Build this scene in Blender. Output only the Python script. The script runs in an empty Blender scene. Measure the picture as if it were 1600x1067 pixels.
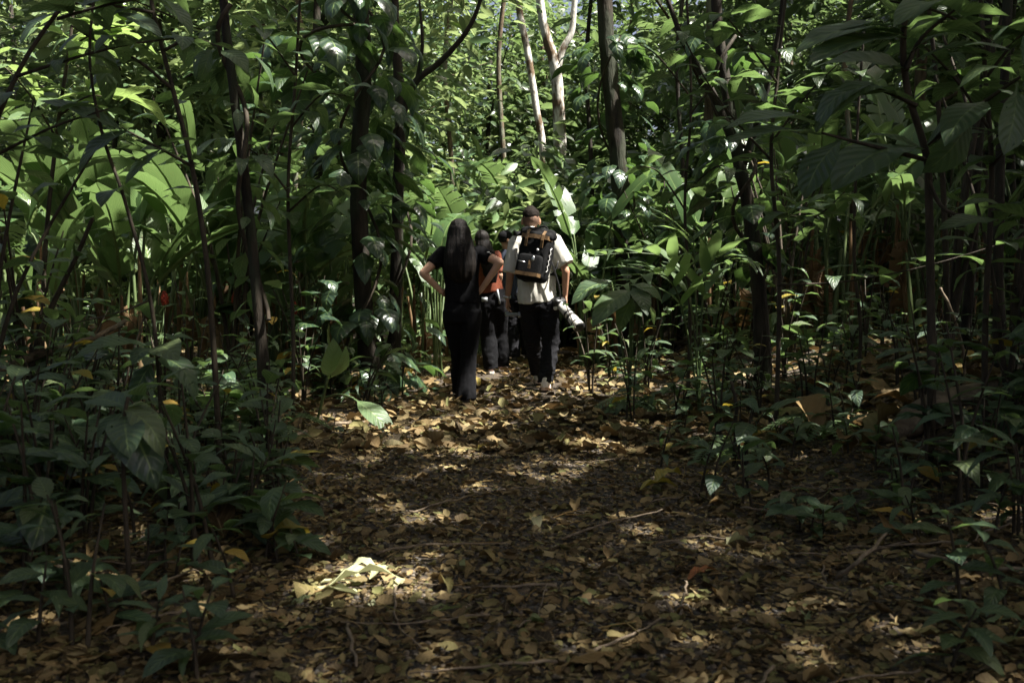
import bpy, math, random
import numpy as np
from mathutils import Vector, Matrix, noise, Quaternion
PI = math.pi
random.seed(11)
RNG = np.random.default_rng(11)
SC = bpy.context.scene
COL = SC.collection

# ------------------------------------------------------------------ camera, sky, sun, exposure
FPX = 1556.0                      # 35 mm lens on a 1600 px wide frame
HOR = 450.0
PITCH = math.atan((533.5 - HOR) / FPX)
CAMH = 1.0
cam_d = bpy.data.cameras.new('camera'); cam = bpy.data.objects.new('camera', cam_d); COL.objects.link(cam)
cam_d.lens = 35.0; cam_d.sensor_width = 36.0; cam_d.clip_start = 0.05; cam_d.clip_end = 2000
cam.location = (0, 0, CAMH); cam.rotation_euler = (PI / 2 - PITCH, 0, 0)
cam_d.dof.use_dof = True; cam_d.dof.focus_distance = 9.2; cam_d.dof.aperture_fstop = 5.0
SC.camera = cam
EL, AZ = math.radians(60), math.radians(-16)          # sun: high, from the right, a little behind the camera
SUN = Vector((math.cos(EL) * math.cos(AZ), math.cos(EL) * math.sin(AZ), math.sin(EL)))
wld = bpy.data.worlds.new('World'); SC.world = wld; wld.use_nodes = True
wn = wld.node_tree.nodes; wn.clear()
sky = wn.new('ShaderNodeTexSky'); sky.sky_type = 'NISHITA'; sky.sun_disc = False
sky.sun_elevation = EL; sky.sun_rotation = PI / 2 - AZ; sky.air_density = 0.6; sky.dust_density = 9.0; sky.ozone_density = 0.5
bg = wn.new('ShaderNodeBackground'); bg.inputs['Strength'].default_value = 0.068
wo = wn.new('ShaderNodeOutputWorld')
wld.node_tree.links.new(sky.outputs[0], bg.inputs[0]); wld.node_tree.links.new(bg.outputs[0], wo.inputs[0])
sl = bpy.data.lights.new('sun', 'SUN'); sl.energy = 5.0; sl.angle = math.radians(0.53); sl.color = (1, 0.965, 0.905)
so = bpy.data.objects.new('sun', sl); COL.objects.link(so)
so.rotation_euler = (-SUN).to_track_quat('-Z', 'Y').to_euler()
SC.view_settings.view_transform = 'Standard'; SC.view_settings.look = 'None'
SC.view_settings.exposure = 2.1; SC.view_settings.gamma = 1.0
SC.render.engine = 'CYCLES'
SC.cycles.max_bounces = 6; SC.cycles.diffuse_bounces = 4; SC.cycles.glossy_bounces = 2; SC.cycles.transmission_bounces = 4

# ------------------------------------------------------------------ helpers
def PX(px, py, d):
    """photo pixel + forward distance -> world point"""
    x = (px - 800) / FPX; zc = -(py - 533.5) / FPX
    c, s = math.cos(PITCH), math.sin(PITCH)
    ry = c + zc * s; rz = -s + zc * c
    k = d / ry
    return Vector((x * k, d, CAMH + rz * k))

def sstep(a, b, x):
    t = min(1, max(0, (x - a) / (b - a))); return t * t * (3 - 2 * t)

def path_c(y): return 0.05 + 0.12 * math.sin(y * 0.35)
def path_w(y): return 0.94 - 0.04 * sstep(6, 2, y)
def ground(x, y):
    e = abs(x - path_c(y)) - path_w(y)
    z = 0.0
    if e > 0:
        z += (0.16 if x < 0 else 0.42) * sstep(0, 2.6, e) + 0.03 * e * (y > 0) * 0.5
        z += 0.05 * noise.noise((x * 0.9, y * 0.9, 3.1)) * min(1, e * 2)
    z += 0.018 * noise.noise((x * 2.1, y * 2.1, 0.3)) + 0.03 * noise.noise((x * 0.4, y * 0.4, 7.7))
    if y > 14: z += 0.0
    return z

LMK = ['the left edge', 'the thin leaning stems', 'the slim dark tree', 'the vine-covered tree', 'the woman in black', 'the man with backpack', 'the thick upright tree', 'the crooked tree', 'the tall right sapling', 'the right edge']
def lmk(x, y): return LMK[int(min(9, max(0, (800 + x / max(y, .5) * FPX) // 160)))]
def tagp(o, label=None, cat=None, group=None, kind=None):
    if label: o['label'] = label
    if cat: o['category'] = cat
    if group: o['group'] = group
    if kind: o['kind'] = kind
    return o
def thing(name, label, cat, loc=(0, 0, 0), group=None):
    o = bpy.data.objects.new(name, None); COL.objects.link(o); o.location = loc
    o.empty_display_size = 0.1
    return tagp(o, label, cat, group)
def obj(name, me, parent=None, mat=None, loc=None):
    o = bpy.data.objects.new(name, me); COL.objects.link(o)
    if parent: o.parent = parent
    if mat and not len(me.materials): me.materials.append(mat)
    if loc is not None: o.location = loc
    return o

class MB:
    def __init__(s): s.v = []; s.f = []; s.uv = {}
    def add(s, vs, fs):
        k = len(s.v); s.v += [tuple(v) for v in vs]; s.f += [tuple(i + k for i in f) for f in fs]
    def box(s, c, h, R=None):
        vs = []
        for z in (-1, 1):
            for y in (-1, 1):
                for x in (-1, 1):
                    p = Vector((x * h[0], y * h[1], z * h[2]))
                    if R: p = R @ p
                    vs.append(p + Vector(c))
        s.add(vs, [(0, 2, 3, 1), (4, 5, 7, 6), (0, 1, 5, 4), (2, 6, 7, 3), (0, 4, 6, 2), (1, 3, 7, 5)])
    def tube(s, pts, rad, n=6, cap=True, ell=None):
        pts = [Vector(p) for p in pts]; k = len(s.v); m = len(pts)
        if not hasattr(rad, '__len__'): rad = [rad] * m
        t0 = (pts[1] - pts[0]).normalized()
        a = t0.orthogonal().normalized()
        for i, p in enumerate(pts):
            t = (pts[min(i + 1, m - 1)] - pts[max(i - 1, 0)]).normalized()
            a = (a - t * a.dot(t)).normalized(); b = t.cross(a)
            for j in range(n):
                q = 2 * PI * j / n
                s.v.append(tuple(p + (a * math.cos(q) + b * math.sin(q)) * rad[i]))
        for i in range(m - 1):
            for j in range(n):
                j2 = (j + 1) % n
                s.f.append((k + i * n + j, k + i * n + j2, k + (i + 1) * n + j2, k + (i + 1) * n + j))
        if cap:
            s.f.append(tuple(k + j for j in reversed(range(n)))); s.f.append(tuple(k + (m - 1) * n + j for j in range(n)))
    def loft(s, secs, n=16):
        """secs: (center, ax, ay) vectors of the ellipse"""
        k = len(s.v); m = len(secs)
        for c, a, b in secs:
            c, a, b = Vector(c), Vector(a), Vector(b)
            for j in range(n):
                q = 2 * PI * j / n; s.v.append(tuple(c + a * math.cos(q) + b * math.sin(q)))
        for i in range(m - 1):
            for j in range(n):
                j2 = (j + 1) % n
                s.f.append((k + i * n + j, k + i * n + j2, k + (i + 1) * n + j2, k + (i + 1) * n + j))
        s.f.append(tuple(k + j for j in reversed(range(n)))); s.f.append(tuple(k + (m - 1) * n + j for j in range(n)))
    def ell(s, c, r, R=None, nu=12, nv=8):
        secs_v = []; k = len(s.v); c = Vector(c)
        def pt(th, ph):
            p = Vector((r[0] * math.sin(th) * math.cos(ph), r[1] * math.sin(th) * math.sin(ph), r[2] * math.cos(th)))
            return tuple(c + (R @ p if R else p))
        s.v.append(pt(0, 0))
        for i in range(1, nv):
            for j in range(nu): s.v.append(pt(PI * i / nv, 2 * PI * j / nu))
        s.v.append(pt(PI, 0)); last = len(s.v) - 1
        for j in range(nu):
            j2 = (j + 1) % nu
            s.f.append((k, k + 1 + j, k + 1 + j2)); b = k + 1 + (nv - 2) * nu
            s.f.append((last, b + j2, b + j))
            for i in range(nv - 2):
                a = k + 1 + i * nu
                s.f.append((a + j, a + nu + j, a + nu + j2, a + j2))
    def cap(s, p, r, q, r2, n=10):
        p, q = Vector(p), Vector(q); d = (q - p)
        if d.length < 1e-5: return s.ell(p, (r, r, r))
        d = d.normalized()
        pts = []; rr = []
        for a in (80, 55, 28): pts.append(p - d * r * math.sin(math.radians(a))); rr.append(r * math.cos(math.radians(a)))
        pts.append(p); rr.append(r); pts.append(q); rr.append(r2)
        for a in (28, 55, 80): pts.append(q + d * r2 * math.sin(math.radians(a))); rr.append(r2 * math.cos(math.radians(a)))
        s.tube(pts, rr, n)
    def mesh(s, name, mat=None, smooth=True):
        me = bpy.data.meshes.new(name); me.from_pydata(s.v, [], s.f); me.update()
        if mat: me.materials.append(mat)
        if smooth: me.polygons.foreach_set('use_smooth', [True] * len(me.polygons))
        return me
    def build(s, name, mat, parent=None, smooth=True):
        return obj(name, s.mesh(name, mat, smooth), parent)

def spline(pts, n=6):
    """Catmull-Rom through points"""
    P = [Vector(p) for p in pts]; out = []
    for i in range(len(P) - 1):
        p0, p1, p2, p3 = P[max(i - 1, 0)], P[i], P[i + 1], P[min(i + 2, len(P) - 1)]
        for k in range(n):
            t = k / n
            out.append(0.5 * ((2 * p1) + (p2 - p0) * t + (2 * p0 - 5 * p1 + 4 * p2 - p3) * t * t + (3 * p1 - p0 - 3 * p2 + p3) * t ** 3))
    out.append(P[-1]); return out

# ------------------------------------------------------------------ materials
def newmat(name):
    m = bpy.data.materials.new(name); m.use_nodes = True; nt = m.node_tree; nt.nodes.clear()
    return m, nt, nt.nodes, nt.links
def mth(nt, op, a, b=None, c=None):
    n = nt.nodes.new('ShaderNodeMath'); n.operation = op
    for i, v in enumerate((a, b, c)):
        if v is None: continue
        if isinstance(v, (int, float)): n.inputs[i].default_value = v
        else: nt.links.new(v, n.inputs[i])
    return n.outputs[0]
def mixc(nt, fac, a, b, mode='MIX'):
    n = nt.nodes.new('ShaderNodeMix'); n.data_type = 'RGBA'; n.blend_type = mode
    for idx, v in ((0, fac), (6, a), (7, b)):
        if isinstance(v, (int, float)): n.inputs[idx].default_value = v
        elif isinstance(v, tuple): n.inputs[idx].default_value = (*v[:3], 1)
        else: nt.links.new(v, n.inputs[idx])
    return n.outputs[2]
def noise_n(nt, scale, detail=3, coord=None, rough=0.55, vec='Object'):
    n = nt.nodes.new('ShaderNodeTexNoise'); n.inputs['Scale'].default_value = scale; n.inputs['Detail'].default_value = detail
    n.inputs['Roughness'].default_value = rough
    if coord is None:
        tc = nt.nodes.new('ShaderNodeTexCoord'); coord = tc.outputs[vec]
    nt.links.new(coord, n.inputs['Vector']); return n.outputs[0]
def ramp(nt, fac, stops):
    n = nt.nodes.new('ShaderNodeValToRGB'); e = n.color_ramp.elements
    while len(e) < len(stops): e.new(0.5)
    for i, (p, c) in enumerate(stops):
        e[i].position = p; e[i].color = (*c, 1) if len(c) == 3 else c
    nt.links.new(fac, n.inputs[0]); return n.outputs[0]

def leaf_mat(name, cols, trans, tf=0.35, rough=0.42, attr=False, veins=14, spots=0.0, midrib=(0.22, 0.30, 0.10), spec=0.4, bump=0.25, holes=False):
    """cols: list of base colours chosen per leaf; trans: colour of light let through"""
    m, nt, N, L = newmat(name)
    if attr:
        a = N.new('ShaderNodeAttribute'); a.attribute_name = 'tint'; rnd = a.outputs['Fac']
    else:
        oi = N.new('ShaderNodeObjectInfo'); rnd = oi.outputs['Random']
    def mute(c, f=.14):
        l = .3 * c[0] + .6 * c[1] + .1 * c[2]; return tuple(a + (l - a) * f for a in c)
    if cols[0][1] > cols[0][0]: cols = [mute(c) for c in cols]; trans = mute(trans, .12)
    k = len(cols)
    base = ramp(nt, rnd, [((i + 0.5) / k, c) for i, c in enumerate(cols)])
    if attr:
        oi = N.new('ShaderNodeObjectInfo'); base = mixc(nt, 1.0, base, ramp(nt, oi.outputs['Random'], [(0, (.6, .68, .8)), (.5, (1, 1, 1)), (1, (1.3, 1.2, .9))]), 'MULTIPLY')
    tc = N.new('ShaderNodeTexCoord')
    nz = noise_n(nt, 9, 4, tc.outputs['UV'])
    base = mixc(nt, mth(nt, 'MULTIPLY', nz, 0.35), base, tuple(c * 0.45 for c in cols[0]))
    tcol = ramp(nt, rnd, [(0, tuple(c * 0.75 for c in trans)), (1, trans)])
    hgt = None
    if veins:
        sx = N.new('ShaderNodeSeparateXYZ'); L.new(tc.outputs['UV'], sx.inputs[0])
        ax = mth(nt, 'ABSOLUTE', mth(nt, 'SUBTRACT', sx.outputs[0], 0.5))
        ph = mth(nt, 'MULTIPLY', mth(nt, 'SUBTRACT', sx.outputs[1], mth(nt, 'MULTIPLY', ax, 0.45)), veins * 2 * PI)
        sv = mth(nt, 'SINE', ph)
        vein = mth(nt, 'GREATER_THAN', sv, 0.93)
        mid = mth(nt, 'LESS_THAN', ax, 0.022)
        base = mixc(nt, mth(nt, 'MULTIPLY', mid, 0.7), base, midrib)
        base = mixc(nt, mth(nt, 'MULTIPLY', vein, 0.28), base, midrib)
        tcol = mixc(nt, mth(nt, 'MAXIMUM', mth(nt, 'MULTIPLY', vein, 0.25), mid), tcol, tuple(c * 0.4 for c in trans))
        hgt = mth(nt, 'ADD', mth(nt, 'MULTIPLY', sv, 0.5), mth(nt, 'MULTIPLY', nz, 0.8))
    if spots:
        sp = noise_n(nt, 5, 5, tc.outputs['UV'], 0.7)
        sm = ramp(nt, sp, [(0.58, (0, 0, 0)), (0.66, (1, 1, 1))])
        base = mixc(nt, mth(nt, 'MULTIPLY', sm, spots), base, (0.10, 0.065, 0.02))
    p = N.new('ShaderNodeBsdfPrincipled'); L.new(base, p.inputs['Base Color'])
    p.inputs['Roughness'].default_value = rough; p.inputs['Specular IOR Level'].default_value = spec
    t = N.new('ShaderNodeBsdfTranslucent'); L.new(tcol, t.inputs[0])
    if hgt is not None and bump:
        b = N.new('ShaderNodeBump'); b.inputs['Strength'].default_value = bump; b.inputs['Distance'].default_value = 0.01
        L.new(hgt, b.inputs['Height']); L.new(b.outputs[0], p.inputs['Normal'])
    mx = N.new('ShaderNodeMixShader'); mx.inputs[0].default_value = tf
    L.new(p.outputs[0], mx.inputs[1]); L.new(t.outputs[0], mx.inputs[2])
    out = mx.outputs[0]
    if holes:                                             # insect holes
        oi2 = N.new('ShaderNodeObjectInfo'); va = N.new('ShaderNodeVectorMath'); va.operation = 'ADD'; L.new(tc.outputs['UV'], va.inputs[0])
        cb = N.new('ShaderNodeCombineXYZ'); L.new(mth(nt, 'MULTIPLY', oi2.outputs['Random'], 37.0), cb.inputs[0]); L.new(mth(nt, 'MULTIPLY', oi2.outputs['Random'], 91.0), cb.inputs[1]); L.new(cb.outputs[0], va.inputs[1])
        hn = noise_n(nt, 8, 1, va.outputs[0]); hm = mth(nt, 'GREATER_THAN', hn, 0.735)
        tr = N.new('ShaderNodeBsdfTransparent'); m2 = N.new('ShaderNodeMixShader'); L.new(hm, m2.inputs[0]); L.new(out, m2.inputs[1]); L.new(tr.outputs[0], m2.inputs[2]); out = m2.outputs[0]
    o = N.new('ShaderNodeOutputMaterial'); L.new(out, o.inputs[0])
    return m

def simple_mat(name, c1, c2, scale=20, rough=0.8, bump=0.4, bscale=None, detail=5, spec=0.3, dist=0.01, stretch=None, metal=0.0, c3=None):
    m, nt, N, L = newmat(name)
    tc = N.new('ShaderNodeTexCoord'); co = tc.outputs['Object']
    if stretch:
        mp = N.new('ShaderNodeMapping'); mp.inputs['Scale'].default_value = stretch; L.new(co, mp.inputs[0]); co = mp.outputs[0]
    n1 = noise_n(nt, scale, detail, co)
    col = ramp(nt, n1, [(0.35, c1), (0.65, c2)])
    if c3:
        n3 = noise_n(nt, scale * 0.22, 4, co, 0.65)
        col = mixc(nt, ramp(nt, n3, [(0.5, (0, 0, 0)), (0.58, (1, 1, 1))]), col, c3)
    p = N.new('ShaderNodeBsdfPrincipled'); L.new(col, p.inputs['Base Color']); p.inputs['Roughness'].default_value = rough
    p.inputs['Specular IOR Level'].default_value = spec; p.inputs['Metallic'].default_value = metal
    if bump:
        n2 = noise_n(nt, bscale or scale * 2.5, 4, co)
        b = N.new('ShaderNodeBump'); b.inputs['Strength'].default_value = bump; b.inputs['Distance'].default_value = dist
        L.new(n2, b.inputs['Height']); L.new(b.outputs[0], p.inputs['Normal'])
    o = N.new('ShaderNodeOutputMaterial'); L.new(p.outputs[0], o.inputs[0])
    return m

G = lambda *a: a
M = {}
M['heli'] = leaf_mat('heliconia_leaf', [(0.045, 0.10, 0.022), (0.06, 0.13, 0.03), (0.04, 0.09, 0.03), (0.08, 0.15, 0.03)], (0.16, 0.27, 0.06), 0.36, 0.34, veins=30, spots=0.55, bump=0.2, holes=True)
M['broad'] = leaf_mat('broad_leaf', [(0.035, 0.072, 0.028), (0.045, 0.09, 0.035), (0.03, 0.065, 0.035), (0.055, 0.10, 0.03)], (0.20, 0.34, 0.07), 0.32, 0.44, veins=9, spots=0.45, bump=0.3, spec=0.55, holes=True)
M['seed'] = leaf_mat('seedling_leaf', [(0.035, 0.075, 0.04), (0.045, 0.10, 0.045), (0.035, 0.07, 0.045), (0.065, 0.12, 0.045), (0.03, 0.06, 0.03), (0.10, 0.13, 0.045), (0.05, 0.09, 0.035)], (0.20, 0.34, 0.07), 0.28, 0.48, veins=8, spots=0.5, bump=0.3, holes=True)
M['light'] = leaf_mat('young_leaf', [(0.10, 0.17, 0.06), (0.12, 0.20, 0.07)], (0.34, 0.50, 0.10), 0.4, 0.42, veins=10, bump=0.3)
M['climb'] = leaf_mat('climber_leaf', [(0.022, 0.05, 0.022), (0.03, 0.065, 0.028), (0.022, 0.045, 0.03)], (0.15, 0.30, 0.04), 0.25, 0.3, veins=6, bump=0.3, spec=0.5)
M['palm'] = leaf_mat('palm_leaflet', [(0.075, 0.13, 0.05), (0.10, 0.16, 0.06)], (0.26, 0.42, 0.09), 0.38, 0.45, veins=0)
M['yellow'] = leaf_mat('yellowing_leaf', [(0.30, 0.24, 0.04), (0.36, 0.22, 0.04)], (0.55, 0.42, 0.05), 0.35, 0.5, veins=8, spots=0.6, bump=0.3)
M['dry'] = leaf_mat('dry_hanging_leaf', [(0.13, 0.08, 0.04), (0.20, 0.13, 0.065), (0.09, 0.055, 0.03), (0.24, 0.17, 0.09)], (0.30, 0.17, 0.06), 0.25, 0.75, veins=20, bump=0.3, spec=0.15, midrib=(0.20, 0.14, 0.08))
LIT = [(0.026, 0.019, 0.010), (0.18, 0.118, 0.048), (0.29, 0.205, 0.09), (0.07, 0.047, 0.022), (0.39, 0.30, 0.145), (0.22, 0.142, 0.055), (0.04, 0.028, 0.014), (0.22, 0.195, 0.072), (0.12, 0.078, 0.034), (0.30, 0.21, 0.09), (0.16, 0.16, 0.055)]
M['fallen'] = leaf_mat('fallen_leaf_brown', LIT, (0.25, 0.14, 0.05), 0.14, 0.75, veins=8, spots=0.6, bump=0.22, spec=0.15, midrib=(0.26, 0.19, 0.10))
M['fallen_green'] = leaf_mat('fallen_leaf_green', [(0.12, 0.16, 0.05), (0.16, 0.18, 0.06), (0.10, 0.15, 0.06)], (0.3, 0.4, 0.1), 0.2, 0.55, veins=8, spots=0.4, bump=0.4)
M['fallen_orange'] = leaf_mat('fallen_leaf_orange', [(0.34, 0.12, 0.03), (0.30, 0.10, 0.03)], (0.4, 0.15, 0.03), 0.2, 0.55, veins=8, spots=0.5, bump=0.4)
M['fallen_yellow'] = leaf_mat('fallen_leaf_yellow', [(0.34, 0.25, 0.04), (0.30, 0.24, 0.05)], (0.5, 0.38, 0.05), 0.25, 0.55, veins=8, spots=0.6, bump=0.4)
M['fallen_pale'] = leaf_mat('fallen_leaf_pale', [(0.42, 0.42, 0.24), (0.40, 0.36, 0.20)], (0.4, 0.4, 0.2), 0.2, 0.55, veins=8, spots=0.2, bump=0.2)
M['litter'] = leaf_mat('leaf_litter', LIT, (0.2, 0.12, 0.05), 0.12, 0.75, attr=True, veins=5, bump=0.15, spec=0.2, midrib=(0.22, 0.16, 0.08))
M['bgA'] = leaf_mat('forest_leaf', [(0.045, 0.085, 0.026), (0.06, 0.105, 0.032), (0.035, 0.07, 0.024), (0.08, 0.125, 0.04)], (0.22, 0.34, 0.09), 0.30, 0.36, attr=True, veins=0, spec=0.5)
M['bgB'] = leaf_mat('forest_leaf_dark', [(0.035, 0.075, 0.025), (0.05, 0.10, 0.03), (0.03, 0.065, 0.03)], (0.17, 0.28, 0.06), 0.28, 0.40, attr=True, veins=0)
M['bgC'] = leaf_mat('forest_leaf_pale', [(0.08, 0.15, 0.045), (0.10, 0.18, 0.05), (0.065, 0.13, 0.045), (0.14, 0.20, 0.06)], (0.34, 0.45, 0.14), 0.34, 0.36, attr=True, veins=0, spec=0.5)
M['canopy'] = leaf_mat('canopy_leaf', [(0.04, 0.08, 0.025), (0.05, 0.10, 0.03)], (0.16, 0.28, 0.04), 0.25, 0.45, attr=True, veins=0)
M['bark'] = simple_mat('bark_dark', (0.010, 0.008, 0.0055), (0.038, 0.030, 0.020), 14, 0.9, 0.9, 30, stretch=(1, 1, 0.25), dist=0.02, c3=(0.03, 0.034, 0.02))
M['bark2'] = simple_mat('bark_brown', (0.04, 0.029, 0.017), (0.13, 0.096, 0.058), 12, 0.9, 0.9, 25, stretch=(1, 1, 0.3), dist=0.02, c3=(0.16, 0.17, 0.12))
M['barkw'] = simple_mat('bark_white', (0.42, 0.40, 0.35), (0.62, 0.60, 0.54), 9, 0.85, 0.5, 22, stretch=(1, 1, 0.5), dist=0.02, c3=(0.12, 0.08, 0.045))
M['stem'] = simple_mat('green_stem', (0.045, 0.075, 0.025), (0.09, 0.12, 0.04), 18, 0.55, 0.2, stretch=(1, 1, 0.2))
M['stemb'] = simple_mat('brown_stem', (0.022, 0.017, 0.010), (0.055, 0.042, 0.026), 30, 0.8, 0.5, stretch=(1, 1, 0.3))
M['twig'] = simple_mat('twig_wood', (0.10, 0.075, 0.05), (0.22, 0.17, 0.115), 30, 0.85, 0.5)
M['sheath'] = simple_mat('dry_palm_sheath', (0.10, 0.07, 0.042), (0.20, 0.148, 0.09), 7, 0.75, 0.5, 40, stretch=(6, 0.8, 6), c3=(0.10, 0.07, 0.04))
M['flower'] = simple_mat('red_bract', (0.20, 0.022, 0.012), (0.32, 0.045, 0.018), 30, 0.45, 0.2)
M['stone'] = None

# ------------------------------------------------------------------ ground
def ground_mat():
    m, nt, N, L = newmat('forest_soil')
    tc = N.new('ShaderNodeTexCoord'); co = tc.outputs['Object']
    n1 = noise_n(nt, 2.2, 6, co); n2 = noise_n(nt, 28, 5, co)
    v = N.new('ShaderNodeTexVoronoi'); v.inputs['Scale'].default_value = 38; L.new(co, v.inputs['Vector'])
    col = ramp(nt, n1, [(0.3, (0.014, 0.010, 0.006)), (0.55, (0.026, 0.019, 0.011)), (0.75, (0.04, 0.030, 0.019))])
    col = mixc(nt, ramp(nt, n2, [(0.48, (0, 0, 0)), (0.62, (1, 1, 1))]), col, (0.085, 0.055, 0.028))
    cell = ramp(nt, v.outputs['Color'], [(0.2, (0.02, 0.016, 0.011)), (0.8, (0.08, 0.058, 0.035))])
    col = mixc(nt, 0.35, col, cell)
    p = N.new('ShaderNodeBsdfPrincipled'); L.new(col, p.inputs['Base Color']); p.inputs['Roughness'].default_value = 0.9
    h = mth(nt, 'ADD', mth(nt, 'MULTIPLY', v.outputs['Distance'], -0.8), n2)
    b = N.new('ShaderNodeBump'); b.inputs['Strength'].default_value = 0.9; b.inputs['Distance'].default_value = 0.02
    L.new(h, b.inputs['Height']); L.new(b.outputs[0], p.inputs['Normal'])
    o = N.new('ShaderNodeOutputMaterial'); L.new(p.outputs[0], o.inputs[0]); return m
M['soil'] = ground_mat()
def build_ground():
    def axis(lim, fine, step):
        a = list(np.arange(-fine, fine + 1e-6, step)); g = step; x = fine
        while x < lim:
            g *= 1.35; x += g; a.append(x); a.insert(0, -x)
        return a
    xs = axis(320, 7, 0.14)
    ys = [y + 6 for y in axis(320, 8, 0.14)]
    v = [(x, y, ground(x, y) if abs(x) < 40 and -30 < y < 60 else 0.0) for y in ys for x in xs]
    nx = len(xs)
    f = [(j * nx + i, j * nx + i + 1, (j + 1) * nx + i + 1, (j + 1) * nx + i) for j in range(len(ys) - 1) for i in range(nx - 1)]
    me = bpy.data.meshes.new('ground'); me.from_pydata(v, [], f); me.polygons.foreach_set('use_smooth', [True] * len(f))
    o = obj('ground', me, None, M['soil']); tagp(o, kind='structure')
build_ground()

# ------------------------------------------------------------------ scattering of many small leaves into one mesh
def frames(D, Nn):
    """D: leaf directions, Nn: normal hints -> rotation matrices (columns x,y,z)"""
    D = D / np.linalg.norm(D, axis=1, keepdims=True)
    X = np.cross(D, Nn); ln = np.linalg.norm(X, axis=1, keepdims=True); ln[ln < 1e-6] = 1; X = X / ln
    Z = np.cross(X, D)
    return np.stack([X, D, Z], axis=2)
def scatter(T, F, UV, P, R, S, tint):
    """T (n,3) template, F faces, returns verts, faces, uv per vert, tint per vert"""
    n = len(T); N = len(P)
    S = np.asarray(S)
    if S.ndim == 1: S = S[:, None]
    V = np.einsum('kij,knj->kni', R, T[None] * (S[:, None, :] if S.shape[1] == 3 else S[:, :, None])) + P[:, None, :]
    V = V.reshape(-1, 3)
    idx = (np.arange(N) * n)
    faces = []
    for f in F: faces.append(idx[:, None] + np.array(f)[None])
    uv = np.tile(UV, (N, 1)); tn = np.repeat(tint, n)
    return V, faces, uv, tn
def fast_mesh(name, chunks, mat):
    """chunks: outputs of scatter; face arrays grouped by size"""
    off = 0; Vs = []; loops = []; sizes = []; uvs = []; tns = []
    for V, faces, uv, tn in chunks:
        Vs.append(V); uvs.append(uv); tns.append(tn)
        for fa in faces:
            loops.append((fa + off).reshape(-1)); sizes.append(np.full(len(fa), fa.shape[1]))
        off += len(V)
    V = np.concatenate(Vs); lp = np.concatenate(loops).astype(np.int32); sz = np.concatenate(sizes).astype(np.int32)
    uv = np.concatenate(uvs); tn = np.concatenate(tns)
    me = bpy.data.meshes.new(name)
    me.vertices.add(len(V)); me.vertices.foreach_set('co', V.astype(np.float32).ravel())
    me.loops.add(len(lp)); me.loops.foreach_set('vertex_index', lp)
    me.polygons.add(len(sz)); st = np.concatenate([[0], np.cumsum(sz)[:-1]]).astype(np.int32)
    me.polygons.foreach_set('loop_start', st); me.polygons.foreach_set('loop_total', sz)
    me.update(calc_edges=True)
    ul = me.uv_layers.new(name='UVMap'); ul.data.foreach_set('uv', uv[lp].astype(np.float32).ravel())
    at = me.attributes.new('tint', 'FLOAT', 'POINT'); at.data.foreach_set('value', tn.astype(np.float32))
    me.polygons.foreach_set('use_smooth', np.ones(len(sz), dtype=bool)); me.materials.append(mat); me.validate()
    return me
# six-cornered folded leaf (4 triangles)
T6 = np.array([(0, 0, 0), (-.17, .3, .05), (-.16, .65, .03), (0, 1, -.08), (.16, .65, .03), (.17, .3, .05)], float)
F6 = [(0, 3, 2, 1), (0, 5, 4, 3)]
U6 = np.array([(.5, 0), (.1, .3), (.1, .65), (.5, 1), (.9, .65), (.9, .3)], float)
# rounder leaf with a curved midrib for the background crowns
T10 = np.array([(0, 0, 0), (0, .33, .0), (0, .66, -.02), (0, 1, -.13), (-.13, .16, .04), (-.19, .42, .05), (-.13, .75, .0), (.13, .16, .04), (.19, .42, .05), (.13, .75, .0)], float)
F10 = [(0, 1, 5, 4), (1, 2, 6, 5), (2, 3, 6), (0, 7, 8, 1), (1, 8, 9, 2), (2, 9, 3)]
U10 = np.array([(.5, 0), (.5, .33), (.5, .66), (.5, 1), (.15, .16), (.03, .42), (.15, .75), (.85, .16), (.97, .42), (.85, .75)], float)
# finer curled leaf for the litter near the camera
def litter_template(seed, curl, rag):
    r = np.random.default_rng(seed); n = 5; T = []; U = []
    for i in range(n):
        t = i / (n - 1); w = (0.30 * math.sin(PI * min(1, t * 0.93 + 0.05)) ** 0.8) * (1 + rag * r.uniform(-1, .6))
        for j in (-1, 0, 1):
            T.append((j * w * (1 + rag * r.uniform(-.5, .3)), t + rag * r.uniform(-.08, .08), curl * (abs(j) * w * 0.9 + 0.5 * (t - .5) ** 2) + r.uniform(-.065, .065)))
            U.append((.5 + j * .45, t))
    F = []
    for i in range(n - 1):
        for j in range(2):
            a = i * 3 + j; F.append((a, a + 1, a + 4, a + 3))
    return np.array(T), F, np.array(U)

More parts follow.
